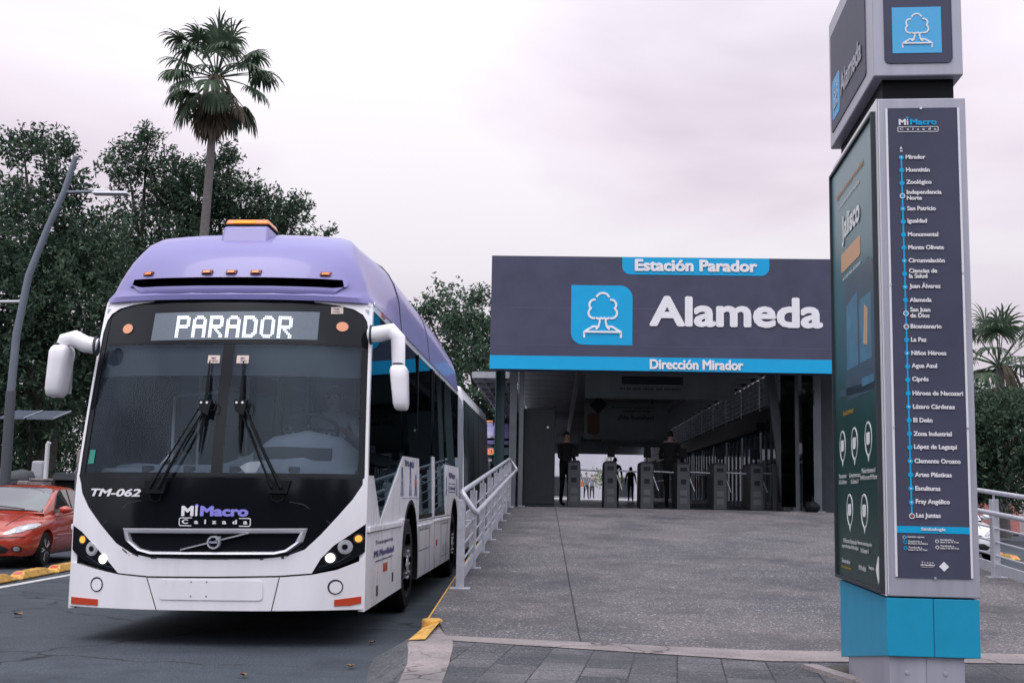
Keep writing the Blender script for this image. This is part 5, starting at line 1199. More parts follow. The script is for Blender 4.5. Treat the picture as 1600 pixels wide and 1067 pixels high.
# dry leaves on the road
rng = np.random.default_rng(5)
for i, (x, y, lb) in enumerate([(-5.55, 13.9, 'curled brown leaf on the road left of the bus bumper, beside the lane line'), (-5.3, 11.75, 'yellowish leaf on the road just left of the bus'), (-4.95, 13.2, 'small brown leaf on the asphalt nearest the left bus corner'), (-2.15, 8.35, 'small dry leaf on the asphalt in front of the bus'), (-1.56, 10.3, 'orange leaf lying in the gutter below the yellow kerb'), (-1.50, 8.9, 'brown leaf in the gutter at the foot of the sloping kerb')]):
    L_ = .11 if i < 3 else .07; bm = BM()
    R = []
    for t in (0, .15, .4, .7, .9, 1.): w_ = .42 * L_ * math.sin(PI * (.06 + .88 * t)) ** 1.2; zc = .012 + .35 * L_ * (t - .5) ** 2 + .01 * rng.random(); R.append([(L_ * (t - .5), -w_, zc + w_ * .5), (L_ * (t - .5), 0, zc), (L_ * (t - .5), w_, zc + w_ * .45)])
    loft(bm, R, closed=False, caps=False); loft(bm, [[(p[0], p[1], p[2] + .002) for p in r] for r in R], closed=False, caps=False)
    o = build('dry_leaf', bm, mat('dry_leaf_brown', (.20, .10, .04), .8, var=.4, vscale=30), smooth=60); o.location = (x, y, .003); o.rotation_euler = (0, 0, rng.uniform(0, 6)); tag(o, lb, 'leaf', 'dry leaves on the road')
# ------------------------------------------------------------------ hatchback car (x forward, y to the car's left, z up; nose at x = 0, tail at x = -3.85)
car_glass = glass_mat('car_glass', (.10, .115, .125), .16, .015)
car_dark = mat('car_dark_trim', (.012, .012, .014), .5)
tail_red = mat('tail_lamp_red', (.35, .02, .015), .2, coat=.6)
clear_l = mat('headlamp_lens', (.40, .40, .44), .12, coat=.8, metal=.35, var=.3, vscale=14)
def make_car(paint, label, group=None):
    C = empty('parked_car' if group is None else 'car', (0, 0, 0), 0, label, 'car', group)
    # body cross sections: (x, half width at sill, half width at belt, z sill, z belt, z centre of the deck)
    ST = [(0.0, .42, .46, .30, .52, .57), (-.05, .58, .62, .22, .56, .64), (-.16, .70, .735, .20, .64, .72), (-.40, .78, .80, .20, .72, .80), (-.75, .805, .825, .20, .78, .87), (-1.05, .81, .83, .20, .83, .93), (-1.25, .815, .832, .20, .86, .93), (-1.9, .82, .835, .20, .875, .90), (-2.6, .82, .835, .20, .90, .91), (-3.1, .815, .825, .20, .93, .95), (-3.5, .79, .79, .22, .95, .98), (-3.75, .70, .70, .26, .93, .95), (-3.84, .56, .56, .34, .84, .86)]
    bm = BM(); R = []
    for x, ws, wb, zs, zb, zc in ST:
        wm = max(ws, wb) + .022; zm = zs + (zb - zs) * .52
        half = [(0, zs), (ws * .6, zs), (ws * .93, zs + .01), (ws, zs + .07), (wm, zm - .06), (wm + .003, zm + .05), (wb + .006, zb - .07), (wb - .02, zb - .012), (wb - .09, zb + (zc - zb) * .25), (wb * .5, zc - (zc - zb) * .2), (0, zc)]
        R.append([(x, y, z) for y, z in half] + [(x, -y, z) for y, z in half[-2:0:-1]])
    loft(bm, R); body = build('body', bm, paint, C, smooth=50)
    cut = BM()
    for x in (-.78, -3.20):
        for s in (-1, 1): lathe(cut, [(.345, -.24), (.345, .24)], 'y', (x, s * .78, .30), 36)
    from mathutils.bvhtree import BVHTree
    bvh = BVHTree.FromPolygons([v.co.copy() for v in body.data.vertices], [tuple(p.vertices) for p in body.data.polygons])
    def skin(y, z, d):                                 # front elevation (y, z) dropped on to the bodywork
        h, n, _, _ = bvh.ray_cast(Vector((1, y, z)), Vector((-1, 0, 0)))
        if h is None: return (-.9, y, z)
        return tuple(h + n * d) if n.x > 0 else tuple(h - n * d)
    boolean_cut(body, cut)
    body.data.polygons.foreach_set('use_smooth', [True] * len(body.data.polygons)); body.data.set_sharp_from_angle(angle=math.radians(38))
    bm = BM()
    box(bm, -3.6, -.3, -.62, .62, .17, .70); box(bm, -2.8, -1.2, -.78, .78, .2, .6)
    build('underbody', bm, car_dark, C)
    # cabin: glasshouse rings from the base of the windscreen to the tail
    G = [(-1.02, .66, .70, .885, .90), (-1.35, .655, .735, .90, 1.10), (-1.70, .63, .755, .90, 1.29), (-1.95, .61, .76, .90, 1.355), (-2.4, .605, .76, .905, 1.385), (-2.9, .595, .755, .92, 1.365), (-3.25, .575, .745, .94, 1.30), (-3.45, .55, .73, .95, 1.12), (-3.56, .54, .71, .955, .97)]
    bm = BM(); R = []
    for x, wt, wb, z0, z1 in G:
        h = z1 - z0
        half = [(wb, z0 - .02), (wb - (wb - wt) * .5, z0 + h * .5), (wt + .015, z0 + h * .86), (wt - .05, z1 - .02 * min(1, h * 4)), (wt * .5, z1 + .012), (0, z1 + .018)]
        R.append([(x, y, z) for y, z in half] + [(x, -y, z) for y, z in half[-2::-1]])
    loft(bm, R, closed=False, caps=False)
    top = build('cabin_shell', bm, paint, C, smooth=50)
    def gl(ps, name='window', m=car_glass, d=.006):
        bm = BM(); n = Vector((ps[1][0] - ps[0][0], ps[1][1] - ps[0][1], ps[1][2] - ps[0][2])).cross(Vector((ps[2][0] - ps[0][0], ps[2][1] - ps[0][1], ps[2][2] - ps[0][2]))).normalized()
        if (Vector(ps[0]) - Vector((-2.2, 0, .9))).dot(n) < 0: n = -n
        a = [bm.verts.new(Vector(p) + n * d) for p in ps]; b = [bm.verts.new(Vector(p) - n * .02) for p in ps]
        bm.faces.new(a); k = len(ps)
        for i in range(k): bm.faces.new((a[i], a[(i + 1) % k], b[(i + 1) % k], b[i]))
        return build(name, bm, m, C)
    dk = mat('car_window_dark', (.010, .012, .014), .06, spec=.7, coat=.3)
    ws = mat('windscreen_reflecting', (.06, .065, .075), .04, spec=.9, coat=1.0)
    # windscreen as a curved patch
    bm = BM(); W_ = lambda u, v, d: (-1.03 - .76 * v - .03 * u * u + d * .6, u * (.650 - .055 * v), float(np.interp(1.03 + .76 * v + .03 * u * u, [1.02, 1.35, 1.70, 1.95], [.918, 1.118, 1.308, 1.373])) - .055 * u ** 4 + d)
    patch(bm, [(-1, .03), (1, .03), (.98, 1), (-.98, 1)], W_, .022, -.03, .125); w0 = build('windscreen', bm, ws, C, smooth=60)
    bm = BM(); ribbon(bm, [(-.99, .03), (.99, .03), (.97, .99), (-.97, .99)], .05, W_, .026, .0, True); build('screen_seal', bm, car_dark, w0)
    bm = BM(); tube(bm, [W_(.55, .02, .04), W_(-.1, .10, .045), W_(-.65, .07, .04)], .012, 6); tube(bm, [W_(-.3, .02, .04), W_(-.75, .08, .04)], .012, 6); build('wiper', bm, car_dark, C)
    for s in (-1, 1):
        gl([(-1.42, s * .722, .93), (-2.28, s * .757, .93), (-2.28, s * .622, 1.318), (-1.95, s * .632, 1.305), (-1.72, s * .655, 1.22)], 'window', dk, .016)
        gl([(-2.36, s * .757, .93), (-3.12, s * .75, .96), (-3.05, s * .622, 1.27), (-2.36, s * .622, 1.318)], 'window', dk, .016)
        Sd = lambda u, v, d, s=s: (u, s * (.855 + d), v)
        bm = BM(); pts = [(-1.22, .26), (-1.16, .55), (-1.30, .86), (-2.30, .88), (-2.34, .26)]; ribbon(bm, pts, .008, lambda u, v, d, s=s: (u, s * (.825 + .030 * math.sin(PI * min(1, max(0, (v - .18) / .72)))) + s * d, v), .003, .0, True); dr = build('door', bm, car_dark, C)
        bm = BM(); box(bm, -2.2, -2.02, *sorted((s * .84, s * .868)), .76, .79); build('handle', bm, paint, dr, bevel=.006)
        bm = BM(); box(bm, -2.3, -1.25, *sorted((s * .845, s * .868)), .50, .54); build('side_strip', bm, paint, dr, bevel=.006)
        bm = BM(); rings = []
        for t in (0, .15, .5, .85, 1): k = math.sin(PI * (.12 + .76 * t)); rings.append([(-1.45 + .09 * k * math.cos(a), s * (.80 + .22 * t), .965 + .075 * k * math.sin(a)) for a in [2 * PI * j / 14 for j in range(14)]])
        loft(bm, rings); mr = build('wing_mirror', bm, paint, C, smooth=50)
        bm = BM(); hexa(bm, [(-1.38, s * .74, .90), (-1.50, s * .74, .90), (-1.50, s * .84, .92), (-1.38, s * .84, .92), (-1.40, s * .74, .97), (-1.49, s * .74, .97), (-1.49, s * .84, .95), (-1.40, s * .84, .95)]); build('mirror_base', bm, car_dark, mr)
        # headlamp: long swept almond on the front wing
        bm = BM(); patch(bm, [(s * y, z) for y, z in ((.38, .565), (.50, .575), (.66, .615), (.775, .675), (.80, .72), (.76, .742), (.66, .728), (.52, .675), (.41, .61))], skin, .012, -.02, .05); h = build('headlight', bm, clear_l, C, smooth=50)
        bm = BM()
        for y, z, r in ((.52, .615, .035), (.66, .67, .04)): patch(bm, [(s * (y + r * math.cos(q)), z + r * .8 * math.sin(q)) for q in [k * PI / 8 for k in range(16)]], skin, .016, 0, .05)
        build('bulb', bm, M['chrome'], h, smooth=50)
        bm = BM(); patch(bm, [(s * (.60 + .075 * math.cos(q)), .345 + .045 * math.sin(q)) for q in [k * PI / 9 for k in range(18)]], skin, .012, -.02, .05); f_ = build('fog_lamp', bm, car_dark, C, smooth=50)
        bm = BM(); patch(bm, [(s * (.60 + .045 * math.cos(q)), .345 + .033 * math.sin(q)) for q in [k * PI / 8 for k in range(16)]], skin, .02, 0, .05); build('lens', bm, clear_l, f_, smooth=50)
        bm = BM(); hexa(bm, [(-3.70, s * .58, .70), (-3.62, s * .78, .70), (-3.50, s * .80, .92), (-3.66, s * .60, .92), (-3.74, s * .58, .70), (-3.66, s * .79, .70), (-3.53, s * .805, .92), (-3.70, s * .60, .92)]); build('tail_light', bm, tail_red, C)
    bm = BM(); patch(bm, [(-.44, .27), (.44, .27), (.50, .33), (.36, .40), (-.36, .40), (-.50, .33)], skin, .008, -.02, .06); gr = build('grille', bm, car_dark, C, smooth=40)
    bm = BM(); patch(bm, rrect(-.26, .26, .43, .53, .01), skin, .014, -.02, .1); build('number_plate', bm, mat('plate_white', (.6, .6, .6), .5), C)
    bm = BM(); patch(bm, [(-.70, .530), (-.40, .515), (.40, .515), (.70, .530), (.70, .540), (.40, .525), (-.40, .525), (-.70, .540)], skin, .006, -.01, .06); build('bumper_seam', bm, car_dark, C)
    bm = BM(); patch(bm, [(-.34, .55), (.34, .55), (.30, .58), (-.30, .58)], skin, .008, -.01, .06); build('upper_grille', bm, car_dark, C)
    bm = BM()
    for s in (-1, 1): ribbon(bm, [(-.16, s * .37), (-.28, s * .38), (-.40, s * .40), (-.58, s * .405), (-.75, s * .41), (-1.03, s * .415)], .010, lambda u, v, d: (u, v, float(np.interp(-u, [0, .05, .16, .4, .75, 1.05], [.56, .624, .704, .784, .852, .91])) + d), .006, -.02)
    build('bonnet_seam', bm, car_dark, C)
    bm = BM(); tube(bm, [(-2.1, 0, 1.38), (-2.35, 0, 1.52)], .006, 5); build('aerial', bm, car_dark, C)
    for x in (-.78, -3.20):
        for s in (-1, 1):
            bm = BM(); w_ = .19; y = s * .735
            lathe(bm, [(.20, -w_ / 2), (.275, -w_ / 2), (.30, -w_ / 2 + .03), (.30, w_ / 2 - .03), (.275, w_ / 2), (.20, w_ / 2)], 'y', (0, 0, 0), 36); wh = build('wheel', bm, M['rubber'], C, smooth=50); wh.location = (x, y, .30)
            bm = BM(); o_ = s * w_ / 2
            lathe(bm, [(.215, o_), (.20, o_ - s * .01), (.195, o_ - s * .06)], 'y', (0, 0, 0), 32, caps=False)
            for k in range(5):
                a = 2 * PI * k / 5
                for da in (-.16, .16):
                    c_, s_ = math.cos(a + da), math.sin(a + da); c2, s2 = math.cos(a), math.sin(a)
                    tube(bm, [(.05 * c2, o_ - s * .02, .05 * s2), (.20 * c_, o_ - s * .012, .20 * s_)], [.024, .016], 6)
            lathe(bm, [(.06, o_ - s * .03), (.055, o_ - s * .002), (0, o_)], 'y', (0, 0, 0), 16)
            build('rim', bm, M['chrome'], wh, smooth=50)
            bm = BM(); lathe(bm, [(.19, o_ - s * .075), (0, o_ - s * .075)], 'y', (0, 0, 0), 24, caps=False); build('brake_disc', bm, car_dark, wh)
    return C
redp = mat('red_car_paint', (.38, .036, .016), .25, coat=.8, var=.10, vscale=3, rvar=.06)
whitep = mat('pale_car_paint', (.66, .65, .68), .28, coat=.7, var=.05, vscale=3)
rc = make_car(redp, 'red hatchback in the next lane at the left edge, behind the yellow lane blocks', 'cars in view')
rc.location = (-8.86, 18.05, .0); rc.rotation_euler = (0, 0, math.radians(-90 + 6)); rc.scale = (.96, .96, .93)
wc = make_car(whitep, 'pale car with dark windows half hidden behind the right railing', 'cars in view')
wc.location = (9.05, 26.8, 0); wc.rotation_euler = (0, 0, math.radians(-90))

# yellow lane separator blocks
def separator():
    t = empty('lane_separator', (0, 0, 0), 0, 'x', 'lane separator', 'yellow lane separator blocks on the road')
    bm = BM(); L_ = 1.28; rings = []
    for y, k in ((-.64, .12), (-.62, .45), (-.42, 1.), (.42, 1.), (.62, .45), (.64, .12)):
        h = .095 * k + .01; rings.append([(-.12, y, 0), (.12, y, 0), (.12, y, .025), (.07, y, h), (-.07, y, h), (-.12, y, .025)])
    loft(bm, rings); build('block', bm, yellow, t, bevel=.008)
    bm = BM()
    for y in (-.25, .25): box(bm, -.068, .068, y - .02, y + .02, .101, .107)
    box(bm, -.13, .13, -.64, .64, .002, .012); build('slot', bm, M['matt'], t)
    for s in (-1, 1):
        bm = BM(); hexa(bm, [(-.05, s * .57, .055), (.05, s * .57, .055), (.05, s * .46, .095), (-.05, s * .46, .095), (-.05, s * .575, .063), (.05, s * .575, .063), (.05, s * .46, .104), (-.05, s * .46, .104)])
        build('reflector', bm, M['red'], t)
    return t
sp0 = separator()
for i, lb in enumerate(['yellow lane block cut by the left edge of the view', 'middle yellow lane block in front of the red car', 'yellow lane block touching the left side of the bus in view', 'yellow lane block hidden mostly behind the bus']):
    o = sp0 if i == 0 else copy_tree(sp0); o.location = (-7.36 - .1 * i, 15.42 + 1.42 * i, 0); o.rotation_euler = (0, 0, math.radians(5)); o['label'] = lb
for i, lb in enumerate(['yellow lane block beyond the right railing, nearest the totem', 'yellow lane block beyond the right railing, right of the post', 'yellow lane block at the far right edge of the view']):
    o = copy_tree(sp0); o.location = (11.05 - .22 * i, 31.6 - 1.5 * i, 0); o.rotation_euler = (0, 0, math.radians(-8)); o['label'] = lb
for i in range(3):
    o = copy_tree(sp0); o.location = (11.3 + .22 * i, 33.1 + 1.5 * i, 0); o.rotation_euler = (0, 0, math.radians(-8)); o['label'] = 'yellow lane block far beyond the right railing behind the totem'

# ------------------------------------------------------------------ street lamp, solar lamp, bins, posts
lampm = mat('lamp_post_blue_grey', (.13, .15, .19), .45, metal=.3, var=.1, vscale=3); lampd = mat('lamp_post_base', (.05, .055, .07), .5)
sl = empty('street_lamp', (-11.28, 24, 0), 0, 'tall curved blue grey street lamp at the left edge with a slim arm', 'street lamp')
pp = [(0, 0, 0), (-.02, 0, 2.0), (-.03, 0, 3.2), (.0, 0, 4.4), (.17, 0, 5.64), (.51, 0, 6.67), (.80, 0, 7.43), (1.0, 0, 8.2)]
bm = BM(); tube(bm, pp[2:], [.085, .08, .075, .07, .065, .055], 14); build('pole', bm, lampm, sl, smooth=60)
bm = BM(); tube(bm, pp[:3], [.11, .105, .10], 14); box(bm, -.22, .22, -.22, .22, 0, .03); build('pole_base', bm, lampd, sl, smooth=60)
bm = BM(); tube(bm, [(.80, 0, 7.42), (1.5, 0, 7.44)], .035, 8); ar = build('arm', bm, lampm, sl, smooth=60)
bm = BM(); tube(bm, [(.08, 0, 5.08), (-1.5, 0, 5.05)], .03, 8); build('arm', bm, mat('lamp_head_pale', (.5, .5, .54), .4), sl, smooth=60)
bm = BM(); tbox(bm, 1.42, 2.2, -.13, .13, 7.38, 7.44, .05, .03); tbox(bm, 1.42, 1.7, -.09, .09, 7.44, 7.50, .04, .03); build('lamp_head', bm, mat('lamp_head_pale', (.5, .5, .54), .4), ar, bevel=.015)
so = empty('solar_panel_post', (-11.72, 26, 0), 0, 'two tilted solar panels on a thin dark post behind the street lamp', 'solar panel')
bm = BM(); tube(bm, [(0, 0, 0), (0, 0, 2.8)], .045, 8); box(bm, -.55, .55, -.03, .03, 2.74, 2.79); build('post', bm, M['matt'], so)
for x in (-.62, .03):
    bm = BM(); hexa(bm, [(x, -.35, 2.72), (x + .60, -.35, 2.72), (x + .72, .30, 2.93), (x + .12, .30, 2.93), (x, -.35, 2.75), (x + .60, -.35, 2.75), (x + .72, .30, 2.96), (x + .12, .30, 2.96)]); pn = build('panel', bm, mat('solar_cells', (.10, .115, .15), .25, coat=.4), so)
    bm = BM(); hexa(bm, [(x + .575, -.35, 2.748), (x + .60, -.35, 2.748), (x + .72, .30, 2.958), (x + .695, .30, 2.958), (x + .575, -.35, 2.757), (x + .60, -.35, 2.757), (x + .72, .30, 2.967), (x + .695, .30, 2.967)]); build('panel_edge', bm, M['steel'], pn)
for x, lb in ((-12.02, 'dark rounded litter bin at the very left edge'), (-11.50, 'dark litter bin beside the pale box, right of the other bin')):
    b = empty('litter_bin', (x, 25.2, .1), 0, lb, 'bin', 'dark litter bins under the trees')
    bm = BM(); lathe(bm, [(.20, 0), (.24, .9), (.245, 1.30)], 'z', (0, 0, 0), 22); build('body', bm, lampd, b, smooth=50)
    bm = BM(); lathe(bm, [(.262, 1.30), (.27, 1.36), (.23, 1.47), (.0, 1.53)], 'z', (0, 0, 0), 22); build('lid', bm, mat('bin_lid', (.07, .075, .085), .5), b, smooth=50)
    bm = BM(); box(bm, -.10, .10, -.27, -.2, 1.10, 1.22); build('slot', bm, M['matt'], b, bevel=.02)
b = empty('pale_box', (-11.38, 25.6, .1), 0, 'pale rounded utility box behind the litter bins', 'utility box')
bm = BM(); tbox(bm, -.13, .15, 0, .3, 0, 1.72, .01, .01); build('body', bm, mat('pale_plastic', (.34, .34, .38), .5), b, bevel=.05, seg=3); bm = BM(); box(bm, -.10, .12, -.006, .02, .3, 1.4); build('door', bm, mat('pale_plastic_door', (.31, .31, .35), .5), b, bevel=.004)
b = empty('pale_stone', (-11.05, 24.6, .1), 0, 'low pale stone seat behind the red car roof', 'bench')
bm = BM(); box(bm, -.28, .28, 0, .45, .0, 1.28); build('plinth', bm, conc, b, bevel=.03); bm = BM(); box(bm, -.02, .30, -.02, .47, 1.28, 1.33); build('cap', bm, conc, b, bevel=.02)
bm = BM(); tube(bm, [(0, 0, 0), (.0, 0, 2.05), (.03, 0, 2.1)], .05, 8); lathe(bm, [(.10, 0), (.10, .04), (.06, .06)], 'z', (0, 0, 0), 12); o = build('bollard_post', bm, mat('white_post', (.55, .55, .58), .5), smooth=50); o.location = (-10.85, 24.9, .1); tag(o, 'slim white post standing behind the red car', 'post')
b = empty('concrete_pillar', (-10.25, 25.4, .1), 0, 'pale concrete pillar with a rounded top between red car and bus', 'pillar')
bm = BM(); prism(bm, [(-.19, 0), (.22, 0), (.22, 1.85), (.12, 2.0), (-.05, 2.05), (-.17, 1.9)], lambda u, v, d: (u, d, v), 0, .35); build('shaft', bm, conc, b, bevel=.02); bm = BM(); box(bm, -.26, .29, -.05, .40, 0, .2); build('footing', bm, conc, b, bevel=.02)
b = empty('dark_kiosk', (-10.75, 26.4, .1), 0, 'low dark covered cart behind the red car roof', 'cart')
bm = BM(); box(bm, -.55, .45, 0, .7, .2, 1.3); build('body', bm, M['matt'], b, bevel=.03); bm = BM(); tbox(bm, -.62, .52, -.08, .78, 1.3, 1.48, .08, .06); build('cover', bm, M['dgrey'], b, bevel=.03)
for x in (-.4, .3):
    bm = BM(); lathe(bm, [(.2, -.04), (.2, .04)], 'y', (x, .0, .2), 20); build('wheel', bm, M['rubber'], b)
# graffiti wall and painted pillar on the right
gw = empty('graffiti_wall', (20.4, 50, 0), 0, 'low pale wall with blue graffiti beyond the far carriageway', 'wall')
bm = BM(); box(bm, -1.0, 9, 0, .3, .15, 3.0); build('wall', bm, mat('pale_wall_paint', (.42, .41, .45), .8, var=.25, vscale=2), gw)
bm = BM()
for k, (x, z, s) in enumerate(((.0, 2.3, .5), (.7, 2.2, .6), (1.5, 2.25, .5), (.3, 1.4, .6), (1.2, 1.35, .7), (2.2, 1.8, .6))):
    ribbon(bm, [(x + s * .5 * math.cos(a * 1.7 + k), z + s * .45 * math.sin(a * 2.3 + k * 2)) for a in [q * .45 for q in range(11)]], .07, XZ, .004, 0)
build('graffiti', bm, mat('blue_graffiti', (.06, .12, .30), .7), gw)
bm = BM(); prism(bm, [(18.6, 0), (19.2, 0), (19.15, 2.4), (19.2, 3.1), (18.75, 3.05), (18.7, 2.0)], lambda u, v, d: (u, 49 + d, v), 0, .5); o = build('painted_pillar', bm, mat('flaking_paint', (.50, .42, .42), .8, var=.35, vscale=3)); tag(o, 'flaking pinkish white pillar left of the graffiti wall', 'pillar')
bm = BM(); tbox(bm, 16.6, 18.5, 48.6, 50, 0.15, 1.3, .05, .05); o = build('pink_block', bm, mat('pink_paint', (.42, .16, .15), .8, var=.3)); tag(o, 'faded pink low wall block left of the painted pillar', 'wall')

# ------------------------------------------------------------------ people
skinm = mat('skin', (.48, .29, .21), .5, var=.08, vscale=12); hairm = mat('black_hair', (.012, .010, .010), .6)
def fingers(J, E, wrist, tip_dir, palm_n, side, pre, s=1., curl=.35):
    """palm + four unequal fingers and a thumb growing from the wrist joint"""
    w = Vector(J[wrist][0]); t = Vector(tip_dir).normalized(); n = Vector(palm_n).normalized(); sd = t.cross(n).normalized() * side
    J[pre + 'palm'] = (tuple(w + t * .075 * s), (.034 * s, .016 * s)); E.append((wrist, pre + 'palm'))
    for i, (o, l) in enumerate(((-.030, .068), (-.010, .078), (.010, .073), (.029, .058))):
        a = w + t * .095 * s + sd * o * s; d = t
        J[f'{pre}f{i}0'] = (tuple(a), .0095 * s); E.append((pre + 'palm', f'{pre}f{i}0')); p = a
        for k in (1, 2):
            d = (d * math.cos(curl * k) + n * math.sin(curl * k)).normalized(); p = p + d * l * .55 * s
            J[f'{pre}f{i}{k}'] = (tuple(p), (.0085 if k == 1 else .007) * s); E.append((f'{pre}f{i}{k-1}', f'{pre}f{i}{k}'))
    a = w + t * .035 * s - sd * .030 * s; b = a - sd * .03 * s + t * .03 * s + n * .01 * s; c = b + t * .035 * s + n * .012 * s
    J[pre + 't0'] = (tuple(a), .012 * s); J[pre + 't1'] = (tuple(b), .010 * s); J[pre + 't2'] = (tuple(c), .008 * s)
    E += [(pre + 'palm', pre + 't0'), (pre + 't0', pre + 't1'), (pre + 't1', pre + 't2')]
def head_geo(bm_mesh_parent, hc, rz, long_hair=False, scale=1.):
    """hair cap, ears, eyes and mouth carried by the body object; hc = head centre, faces -Y turned by rz"""
    H = empty  # (kept simple: all head details are child meshes of the body)
    Rm = Matrix.Translation(hc) @ Matrix.Rotation(rz, 4, 'Z') @ Matrix.Scale(scale, 4)
    bm = BM(); bmesh.ops.create_uvsphere(bm, u_segments=20, v_segments=14, radius=1.)
    for v in list(bm.verts):
        x, y, z = v.co
        if (z < .15 and y < .05) or z < -.35 or (y < -.55 and z < .55): bm.verts.remove(v)
    for v in bm.verts: v.co = Vector((v.co.x * .083, v.co.y * .103 + .008, v.co.z * .122 + .012))
    if long_hair:
        for v in bm.verts:
            if v.co.z < -.01 and v.co.y > 0: v.co.z *= 5.5; v.co.y *= .8
    bm.transform(Rm); build('hair', bm, hairm, bm_mesh_parent, smooth=60)
    bm = BM()
    for s in (-1, 1):
        t = bmesh.ops.create_uvsphere(bm, u_segments=8, v_segments=6, radius=.011)
        for v in t['verts']: v.co = Vector((v.co.x * 1.3 + s * .031, v.co.y * .5 - .088, v.co.z * .7 + .008))
    t = bmesh.ops.create_uvsphere(bm, u_segments=8, v_segments=6, radius=.02)
    for v in t['verts']: v.co = Vector((v.co.x * 1.1, v.co.y * .25 - .089, v.co.z * .22 - .055))
    for s in (-1, 1): ribbon(bm, [(s * .017, .030), (s * .045, .028)], .008, lambda u, v, d: (u, -.090 - d, v), .004, 0)
    bm.transform(Rm); build('face_features', bm, mat('dark_features', (.06, .025, .02), .5), bm_mesh_parent, smooth=60)
    bm = BM(); 
    for s in (-1, 1):
        t = bmesh.ops.create_uvsphere(bm, u_segments=8, v_segments=8, radius=.03)
        for v in t['verts']: v.co = Vector((v.co.x * .35 + s * .080, v.co.y * .6 + .012, v.co.z - .005))
    bm.transform(Rm); build('ear', bm, skinm, bm_mesh_parent, smooth=60)
def person(loc, rz, label, J, E, zones, hc, hrz=0., hair=False, name='person'):
    """J joints, E edges, zones(v) -> material index of (skin, top, legs, shoes)"""
    me = skin_mesh('body', J, E, 'pelvis')
    o = mesh_obj(name, me, zones[0], None)
    for p in me.polygons: p.material_index = zones[1](p.center); p.use_smooth = True
    o.location = loc; o.rotation_euler = (0, 0, rz); tag(o, label, 'person')
    head_geo(o, Vector(hc), hrz, hair)
    return o
def standing(h=1.72, stride=.0, arm_l=(.0, .0), arm_r=(.0, .0), w=1., lean=0.):
    k = h / 1.72; J = {}; E = []
    def j(n, x, y, z, r): J[n] = ((x * k, y * k, z * k), tuple(q * k for q in r) if isinstance(r, tuple) else r * k)
    j('pelvis', 0, 0, .95, (.165 * w, .115 * w)); j('waist', 0, lean * .3, 1.10, (.145 * w, .105 * w)); j('chest', 0, lean * .7, 1.30, (.17 * w, .115 * w)); j('upper', 0, lean, 1.42, (.15 * w, .09)); j('neck', 0, lean, 1.50, .055); j('jaw', 0, lean - .015, 1.565, (.062, .07)); j('head', 0, lean - .005, 1.625, (.075, .092)); j('crown', 0, lean + .005, 1.675, (.06, .075)); j('nose', 0, lean - .10, 1.60, .012)
    E += [('pelvis', 'waist'), ('waist', 'chest'), ('chest', 'upper'), ('upper', 'neck'), ('neck', 'jaw'), ('jaw', 'head'), ('head', 'crown'), ('head', 'nose')]
    for s, nm, (fw, out) in ((-1, 'l', arm_l), (1, 'r', arm_r)):
        st = stride * s
        j('hip' + nm, s * .095, 0, .88, .092); j('knee' + nm, s * .10, -st * .55 - .01, .49, .058); j('ankle' + nm, s * .105, -st * 1.0 + .02, .085, .042); j('toe' + nm, s * .125, -st - .15, .035, (.042, .03))
        j('sh' + nm, s * .185, lean, 1.405, .062); j('el' + nm, s * (.245 + out * .3), lean - fw * .12 + .02, 1.13, .043); j('wr' + nm, s * (.245 + out), lean - fw * .5 - .01, .90 + fw * .28, .028)
        E += [('pelvis', 'hip' + nm), ('hip' + nm, 'knee' + nm), ('knee' + nm, 'ankle' + nm), ('ankle' + nm, 'toe' + nm), ('upper', 'sh' + nm), ('sh' + nm, 'el' + nm), ('el' + nm, 'wr' + nm)]
        d = Vector(J['wr' + nm][0]) - Vector(J['el' + nm][0]); fingers(J, E, 'wr' + nm, d, (-s, -.2, 0), s, 'h' + nm, k)
    hc = (0, (lean - .005) * k, 1.625 * k)
    zf = lambda c: (3 if c.z < .10 * k else 2 if c.z < .93 * k and abs(c.x) < .23 * k and not (abs(c.x) > .2 * k and c.z > .6 * k) else 0 if c.z > 1.475 * k or (abs(c.x) > .205 * k and c.z < .93 * k + .0) else 1)
    return J, E, zf, hc
def cloth(n, c): return mat(n, c, .85, var=.15, vscale=8)
dk_c, dk_t = cloth('black_jacket', (.012, .012, .015)), cloth('dark_trousers', (.014, .015, .02)); shoe = mat('black_shoes', (.01, .01, .01), .5)
J, E, zf, hc = standing(1.76, .03, (.5, -.02), (.1, .03), 1.12); person((.20, 28.6, FL), math.radians(40), 'guard in dark uniform standing beside the dark cabinet at the entrance', J, E, ([skinm, dk_c, dk_t, shoe], zf), hc)
J, E, zf, hc = standing(1.80, .08, (.3, .02), (.9, .05), 1.05); person((2.68, 28.4, FL), math.radians(160), 'man in black with his back turned between the turnstiles', J, E, ([skinm, dk_c, dk_t, shoe], zf), hc)
J, E, zf, hc = standing(1.66, .20, (.2, .03), (.2, .03), 1.05); person((3.62, 59, FL), math.radians(175), 'woman in dark coat walking away down the station', J, E, ([skinm, cloth('dark_coat', (.03, .028, .03)), dk_t, shoe], zf), hc, 0, True)
J, E, zf, hc = standing(1.72, .18, (.2, .14), (.6, .10)); person((1.92, 79, FL), math.radians(10), 'person in a pale shirt with an orange bag far down the station', J, E, ([skinm, cloth('pale_shirt', (.20, .21, .23)), dk_t, shoe], zf), hc)
b = empty('shoulder_bag', (1.62, 78.9, FL + .82), 0, 'orange bag at the side of the far person in a pale shirt', 'bag')
